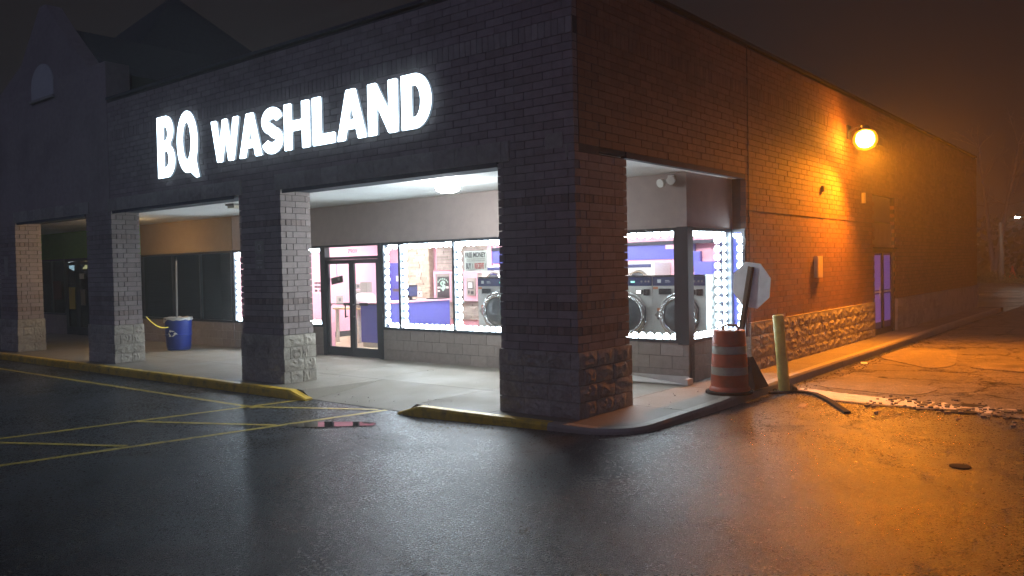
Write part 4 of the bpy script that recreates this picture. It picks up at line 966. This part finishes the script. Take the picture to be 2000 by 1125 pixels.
# ------------------------------------------------------------------ things on the walk
def arrow_logo(cx, cz, s, yf, parent, mt):
    for k in range(3):
        a0 = R(90+120*k); f = MB(); pts = []
        for (r_, an) in ((1.0,-48),(1.0,20),(1.25,20),(.85,58),(.42,20),(.62,20),(.62,-38)): pts.append((cx + s*r_*math.cos(a0+R(an)), cz + s*r_*math.sin(a0+R(an))))
        f.prism([(x, yf(x), z) for x, z in pts], (0,-.003,0)); f.build('recycling_arrow', mt, parent)
bn = thing('recycling_bin', 'blue plastic recycling barrel with white arrows near the dark window', 'bin', (-13.5,2.35,0))
bx, by = -13.55, 2.4
MB().lathe((bx,by,0),[(.26,0),(.275,.02),(.27,.05),(.285,.06),(.30,.35),(.315,.36),(.315,.39),(.305,.40),(.32,.72),(.335,.73),(.335,.78),(.31,.78),(.30,.74),(.02,.73)],30).build('barrel', M['bin'], bn, True)
bag = MB(); n = 30; vs = []
for i in range(n):
    aa = 2*math.pi*i/n; dz = random.uniform(-.05,.0) - (.06 if math.cos(aa+2.4) > .6 else 0)
    vs += [(bx+.345*math.cos(aa), by+.345*math.sin(aa), .765+dz*.9), (bx+.33*math.cos(aa), by+.33*math.sin(aa), .79+random.uniform(0,.03)), (bx+.28*math.cos(aa), by+.28*math.sin(aa), .76)]
fs = []
for i in range(n):
    j = (i+1) % n; fs += [(3*i,3*j,3*j+1,3*i+1),(3*i+1,3*j+1,3*j+2,3*i+2)]
bag.add(vs, fs).build('bin_liner', M['bag'], bn, True)
ang = Vector((CAM.x-bx, CAM.y-by)).angle_signed(Vector((0,-1)))
arrow_logo(bx+.17, .42, .085, lambda x: by - math.sqrt(max(.01,.322**2-(x-bx)**2)) - .002, bn, M['white'])
pl_ = thing('pole', 'thin grey pole standing in the recycling bin', 'pole', (bx-.2,by,.7)); MB().cyl((bx-.14,by+.05,.70),(bx-.17,by+.09,2.2),.022,n=10).build('shaft', M['grey'], pl_)
MB().cyl((bx-.17,by+.09,2.2),(bx-.1702,by+.0902,2.23),.026,n=10).build('end_cap', M['dark'], pl_)
tp = MB(); P0, P1 = Vector((-12.3,.95,.93)), Vector((bx+.1,by-.31,.58)); N_ = 10; vs = []; fs = []
for i in range(N_+1):
    t = i/N_; p = P0.lerp(P1, t) + Vector((0,0,-.10*math.sin(math.pi*t))); tw = math.sin(t*5)*.5
    o_ = Vector((0,.011*math.sin(tw),.011*math.cos(tw))); vs += [p-o_, p+o_, p+o_+Vector((0,.002,0)), p-o_+Vector((0,.002,0))]
for i in range(N_):
    for j in range(4): fs.append((4*i+j, 4*i+(j+1) % 4, 4*i+4+(j+1) % 4, 4*i+4+j))
tag(tp.add(vs, fs).build('caution_tape', M['tape']), 'yellow caution tape strung from a pillar to the recycling bin', 'tape')
for xs_, lab in ((-6.49,'x'),(-17.45,'y')):
    up = thing('pillar_plate', 'upper small faded plate on the pillar by the entrance' if lab == 'x' else 'small pale plate on the farthest pillar front', 'sign', (xs_,-.01,2.25), 'faded plates on the pillars')
    MB().box(xs_-.13,xs_+.13,-.012,-.004,2.17 if lab == 'x' else 1.9,2.40).build('plate', M['stone'], up)
    if lab == 'x':
        MB().torus((xs_,-.014,2.29),(0,1,0),.055,.008,20,6).build('symbol', M['ink_soft'], up)
        lw_ = thing('pillar_plate', 'lower small faded plate on the pillar by the entrance', 'sign', (xs_,-.01,2.0), 'faded plates on the pillars')
        MB().box(xs_-.13,xs_+.13,-.012,-.004,1.92,2.15).build('plate', M['stone'], lw_); MB().box(xs_-.09,xs_+.09,-.015,-.013,2.06,2.075).box(xs_-.07,xs_+.07,-.015,-.013,2.02,2.035).box(xs_-.06,xs_-.02,-.015,-.013,1.94,1.97).box(xs_+.02,xs_+.06,-.015,-.013,1.94,1.97).build('symbol', M['ink_soft'], lw_)
# white board lying at the foot of the corner window
wb_ = thing('white_board', 'long white board lying on the walk under the washer window', 'board', (-.9,3.3,0))
MB().add([(-1.75,3.36,.075),(-.22,3.36,.075),(-.10,3.70,.03),(-.13,3.30,.004),(-1.75,3.14,.004),(-1.75,3.36,.095),(-.22,3.36,.095)], []).v
MB().prism([(-1.8,3.10,.005),(-.16,3.16,.005),(-.16,3.16,.02),(-1.8,3.38,.115),(-1.8,3.38,.10)][:4][::-1], (0,0,.012)).build('board_face', M['panel_white'], wb_)
MB().box(-.20,-.13,3.12,3.30,.012,.10).build('board_end', M['panel_white'], wb_); MB().box(-1.8,-.2,3.285,3.305,.012,.12).build('board_flange', M['panel_white'], wb_)

# traffic barrel
tbx, tby = .66, 2.86
bb = thing('traffic_barrel', 'orange traffic barrel with grey bands on the walk corner', 'barrel', (tbx,tby,0))
secs = [(0,.285,.285,None),(.0,.285,.285,None)]
MB().lathe((tbx,tby,0),[(.285,0),(.287,.07),(.272,.10),(.262,.105),(.258,.27),(.262,.275)],32).build('barrel_section', M['barrel'], bb, True)
MB().lathe((tbx,tby,0),[(.256,.277),(.250,.385)],32).build('reflective_band', M['reflective'], bb, True)
MB().lathe((tbx,tby,0),[(.256,.388),(.257,.40),(.250,.405),(.243,.565),(.248,.57)],32).build('barrel_section', M['barrel'], bb, True)
MB().lathe((tbx,tby,0),[(.241,.573),(.236,.68)],32).build('reflective_band', M['reflective'], bb, True)
MB().lathe((tbx,tby,0),[(.242,.683),(.242,.695),(.235,.70),(.226,.86),(.228,.89),(.215,.905),(.02,.91)],32).build('barrel_section', M['barrel'], bb, True)
MB().tube([(tbx-.09,tby,.905),(tbx-.075,tby,.955),(tbx-.03,tby,.975),(tbx+.10,tby,.975),(tbx+.13,tby,.955),(tbx+.14,tby,.905)], .019, 10).build('handle', M['rust'], bb, True)
tag(MB().lathe((tbx-.01,tby,-.0),[(.33,.001),(.33,.035),(.295,.045)],28).build('barrel_base', M['rubber']), 'black rubber base ring under the traffic barrel', 'base')

# tilted road sign seen from behind
sg = thing('road_sign', 'unpainted back of an eight sided road sign on a leaning post', 'sign', (.8,3.45,0))
sc = Vector((.80,3.30,1.53)); pd = Vector((.105,-.05,.85)).normalized()           # post leans
sx = Vector((.95,-.26,-.09)).normalized(); sx = (sx - pd*sx.dot(pd)*.6).normalized(); sn = sx.cross(pd).normalized(); sz_ = sn.cross(sx).normalized()
if sn.y < 0: sn = -sn
rad = .357
oct_ = [sc + sn*.03 + rad*(math.cos(R(22.5+45*k))*sx + math.sin(R(22.5+45*k))*sz_) for k in range(8)]
MB().prism(oct_, sn*.004).build('sign_plate', M['alu'], sg)
pb0, pb1 = Vector((.49,3.32,.005)), Vector((.825,3.265,1.80))
pdir = (pb1-pb0).normalized(); px_ = (sx - pdir*sx.dot(pdir)).normalized(); pn_ = px_.cross(pdir).normalized()
if pn_.y < 0: pn_ = -pn_
ctr = (pb0+pb1)/2; hl = (pb1-pb0).length/2
po_ = MB(); po_.obox(ctr - pn_*.012, px_*.022, pn_*.003, pdir*hl)
for s_ in (-1,1): po_.obox(ctr + px_*.028*s_ + pn_*.002, px_*.005, pn_*.016, pdir*hl); po_.obox(ctr + px_*.042*s_ + pn_*.018, px_*.012, pn_*.003, pdir*hl)
po_.build('sign_post', M['galv'], sg)
for k in range(26):
    c_ = pb0.lerp(pb1, .03+.94*k/25) - pn_*.0155; MB().cyl(c_, c_ - pn_*.001, .009, n=8).build('post_hole', M['dark'], sg)
for dz in (-.17,.17): c_ = sc + pd*dz - sn*.0; MB().cyl(c_ - sn*.02, c_ + sn*.04, .012, n=8).build('bolt', M['chrome'], sg)
MB().add([(.86,3.30,.0),(.60,3.30,.0),(.60,3.72,.0),(.90,3.72,.0),(.72,3.44,.46),(.66,3.44,.46),(.66,3.52,.46),(.74,3.52,.46)], [(0,3,2,1),(4,5,6,7),(0,1,5,4),(1,2,6,5),(2,3,7,6),(3,0,4,7)]).build('sign_base', M['rubber'], sg)

# bollard
bo = thing('bollard', 'pale yellow steel bollard at the kerb of the side walk', 'bollard', (.98,4.14,GZ))
b0, b1 = Vector((.98,4.14,GZ)), Vector((.90,4.12,1.035))
MB().cyl(b0, b1, .083, n=24).build('tube', M['bollard'], bo, True); MB().lathe(b1, [(.083,.0005),(.075,.012),(.02,.016)], 24, (b1-b0)).build('cap', M['bollard'], bo, True)
for (wx, wy) in ((1.10,4.18),(.86,4.06)):
    wd_ = thing('weed', 'dry weed tuft at the right foot of the bollard' if wx > 1 else 'small weed tuft at the left foot of the bollard', 'plant', (wx,wy,GZ))
    for k in range(16):
        aa = random.uniform(0,6.28); ln = random.uniform(.05,.17) if wx > 1 else random.uniform(.03,.08); p = Vector((wx+random.uniform(-.06,.06), wy+random.uniform(-.05,.05), GZ)); d_ = Vector((math.cos(aa)*.6, math.sin(aa)*.6, 1)).normalized(); s_ = d_.orthogonal().normalized()*.016
        q = p + d_*ln; MB().add([p-s_*.4, p+s_*.4, p+d_*ln*.6+s_, q, p+d_*ln*.6-s_], [(0,1,2,4),(4,2,3)]).build('leaf', M['leaf'], wd_)
rs = MB(); pts = [(.83,3.86),(.98,4.02),(1.12,4.16),(1.28,4.22),(1.45,4.12),(1.65,3.86),(1.85,3.56),(2.05,3.22),(2.3,2.81)]; vs = []; fs = []
for i, (x, y) in enumerate(pts):
    a, b = Vector(pts[max(0,i-1)]), Vector(pts[min(len(pts)-1,i+1)]); d_ = (b-a).normalized(); n_ = Vector((-d_.y,d_.x))*.05; hgt = .028
    for k, (o_, z) in enumerate(((-1,0),(-.8,hgt),(.8,hgt),(1,0))): vs.append((x+n_.x*o_, y+n_.y*o_, GZ+.006+z))
for i in range(len(pts)-1):
    for j in range(4): fs.append((4*i+j, 4*i+(j+1) % 4, 4*i+4+(j+1) % 4, 4*i+4+j))
fs += [(0,1,2,3), tuple(range(4*len(pts)-4, 4*len(pts)))[::-1]]
tag(rs.add(vs, fs).build('rubber_strip', M['rubber']), 'black rubber strip curving across the paving from the bollard', 'rubber strip')
tag(MB().obox((1.62,3.1,GZ+.008), Vector((.028,-.14,0)), Vector((.05,.012,0)), Vector((0,0,.005))).build('rusty_plate', M['rust']), 'small rusty strip lying on the paving near the bollard', 'plate')
tag(MB().lathe((4.01,.56,GZ+.002),[(.10,0),(.095,.01),(.05,.016),(.01,.012)],12).build('dark_debris', M['rubber'], None, True), 'small dark disc of debris on the orange lit paving', 'debris')
tag(MB().obox((1.02,8.2,GZ+.02), Vector((.05,.03,0)), Vector((-.02,.04,.01)), Vector((0,0,.012))).build('paper_scrap', M['paper']), 'crumpled paper scrap against the side kerb', 'litter')

# ------------------------------------------------------------------ far end of the side lot
MB().box(-60,40,66.0,70.5,GZ+.004,GZ+.03).build('far_street', M['road']); tag(bpy.data.objects['far_street'], kind='structure')
MB().box(-70,50,71,120,GZ+.004,GZ+.12).build('grass_verge', M['grass']); tag(bpy.data.objects['grass_verge'], kind='structure')
def trunk_tree(x, y, label, top, h=11, lean=(0,0)):
    t = thing('tree', label, 'tree', (x,y,GZ), 'bare trees beyond the far street')
    r = random.Random(int(abs(x*37+y)))
    tops = []
    for (dx, dy, r0) in lean:
        pts = [Vector((x,y,GZ)) + Vector((dx*s*h, dy*s*h, s*h)) + Vector((r.uniform(-.12,.12), r.uniform(-.12,.12), 0)) for s in (0,.15,.35,.55,.75,1)]
        MB().tube(pts, [r0,r0*.8,r0*.66,r0*.5,r0*.36,r0*.2], 8).build('trunk', M['bark'], t, True); tops += pts[2:]
    br = MB()
    for p in tops:
        for k in range(5):
            d = Vector((r.uniform(-1,1), r.uniform(-.6,.6), r.uniform(.1,1))).normalized(); L_ = r.uniform(1,3.2); q = p + d*L_*.5 + Vector((0,0,.1)); e = p + d*L_ + Vector((0,0,r.uniform(-.2,.5)))
            br.tube([p,q,e], [.05,.03,.012], 5)
            for _ in range(5):
                d2 = (d + Vector((r.uniform(-1,1), r.uniform(-1,1), r.uniform(-.6,.8)))).normalized(); br.tube([q.lerp(e,r.random()), q.lerp(e,r.random())+d2*r.uniform(.4,1.2)], [.015,.006], 4)
    br.build('branches', M['bark'], t)
    return t
trunk_tree(-6.9,77.5,'tall bare tree with a forked pale trunk beyond the far street', 0, 12, [(-.10,0,.28),(.16,0,.30)])
bs = thing('bush_mound', 'dark low bush in front of the far street', 'bush', (-4.6,64,GZ)); r = random.Random(3); f = MB()
for _ in range(700):
    a_ = r.uniform(0,6.28); rr = math.sqrt(r.random())*1.9; zz = r.random()*1.0*(1-(rr/2)**2); c_ = Vector((-4.6+rr*math.cos(a_), 64+rr*math.sin(a_)*.6, GZ+zz)); d_ = Vector((r.uniform(-1,1),r.uniform(-1,1),r.uniform(-1,1))).normalized(); u_ = d_.orthogonal().normalized()
    f.add([c_-u_*.09, c_+d_*.07, c_+u_*.09, c_-d_*.07], [(0,1,2,3)])
f.build('foliage', M['leaf'], bs); MB().tube([(-4.6,64,GZ),(-4.6,64,.6)],[.08,.04],6).build('stem', M['bark'], bs)
MB().tube([(-4.45,64,GZ),(-4.42,64,2.2),(-4.5,64,4.5)],[.22,.18,.1],7).build('dark_trunk', M['bark'], bs)
sl = thing('street_lamp', 'distant white street lamp glowing beside the far street', 'street lamp', (-1.6,62,GZ))
MB().cyl((-1.6,62,GZ),(-1.6,62,4.75),.07,.05,10).build('pole', M['galv'], sl); MB().tube([(-1.6,62,4.7),(-2.2,62,4.85),(-2.95,61.6,4.75)],.035,8).build('arm', M['galv'], sl)
MB().lathe((-3.05,61.5,4.74),[(.20,0),(.17,.10),(.05,.14)],14).build('lamp_head', M['steel'], sl, True); MB().lathe((-3.05,61.5,4.735),[(.18,0),(.15,-.07),(.02,-.1)],14).build('lens', E_STREET, sl, True)
for dx in (0,1.0):
    cn = thing('traffic_cone', 'orange traffic cone left of its twin beside the far street' if dx == 0 else 'orange traffic cone right of its twin beside the far street', 'cone', (-5.6+dx*.75,73,GZ), 'traffic cones beside the far street')
    X = -5.6+dx*.75; MB().lathe((X,73,GZ+.12),[(.30,.04),(.05,1.05),(.03,1.08)],14).build('cone_body', M['cone'], cn, True); MB().box(X-.36,X+.36,72.64,73.36,GZ+.121,GZ+.16).build('base', M['cone'], cn)
lbx = thing('far_light_bar', 'small white glowing light low beside the far street', 'light', (-3.2,74,0))
MB().box(-4.05,-2.3,73.9,74.1,GZ+.12,.75).build('stand', M['dark'], lbx); MB().obox((-3.2,73.85,.95), Vector((.85,0,.07)), Vector((0,.04,0)), Vector((0,0,.13))).build('lens', E_BAR, lbx)
hd_ = thing('hedge', 'dark mass of shrubs along the far edge of the side lot', 'hedge', (6,85,GZ)); f = MB(); r = random.Random(9)
for _ in range(3500):
    c_ = Vector((r.uniform(-14,30), r.uniform(84,88), GZ+r.random()**1.3*6)); d_ = Vector((r.uniform(-1,1),r.uniform(-1,1),r.uniform(-1,1))).normalized(); u_ = d_.orthogonal().normalized()
    f.add([c_-u_*.35, c_+d_*.28, c_+u_*.35, c_-d_*.28], [(0,1,2,3)])
f.build('foliage', M['leaf'], hd_)

# ------------------------------------------------------------------ haze added to spread a glow around the lamps
hz = bpy.data.materials.new('haze'); hz.use_nodes = True; nt = hz.node_tree; nt.nodes.remove(nt.nodes['Principled BSDF'])
pv = nt.nodes.new('ShaderNodeVolumePrincipled'); pv.inputs['Color'].default_value = (.9,.9,.9,1); pv.inputs['Density'].default_value = .0042; pv.inputs['Anisotropy'].default_value = .55
nt.links.new(pv.outputs[0], nt.nodes['Material Output'].inputs['Volume'])
tag(MB().box(-252,252,-252,252,GZ-1.5,16).build('haze', hz), kind='stuff')
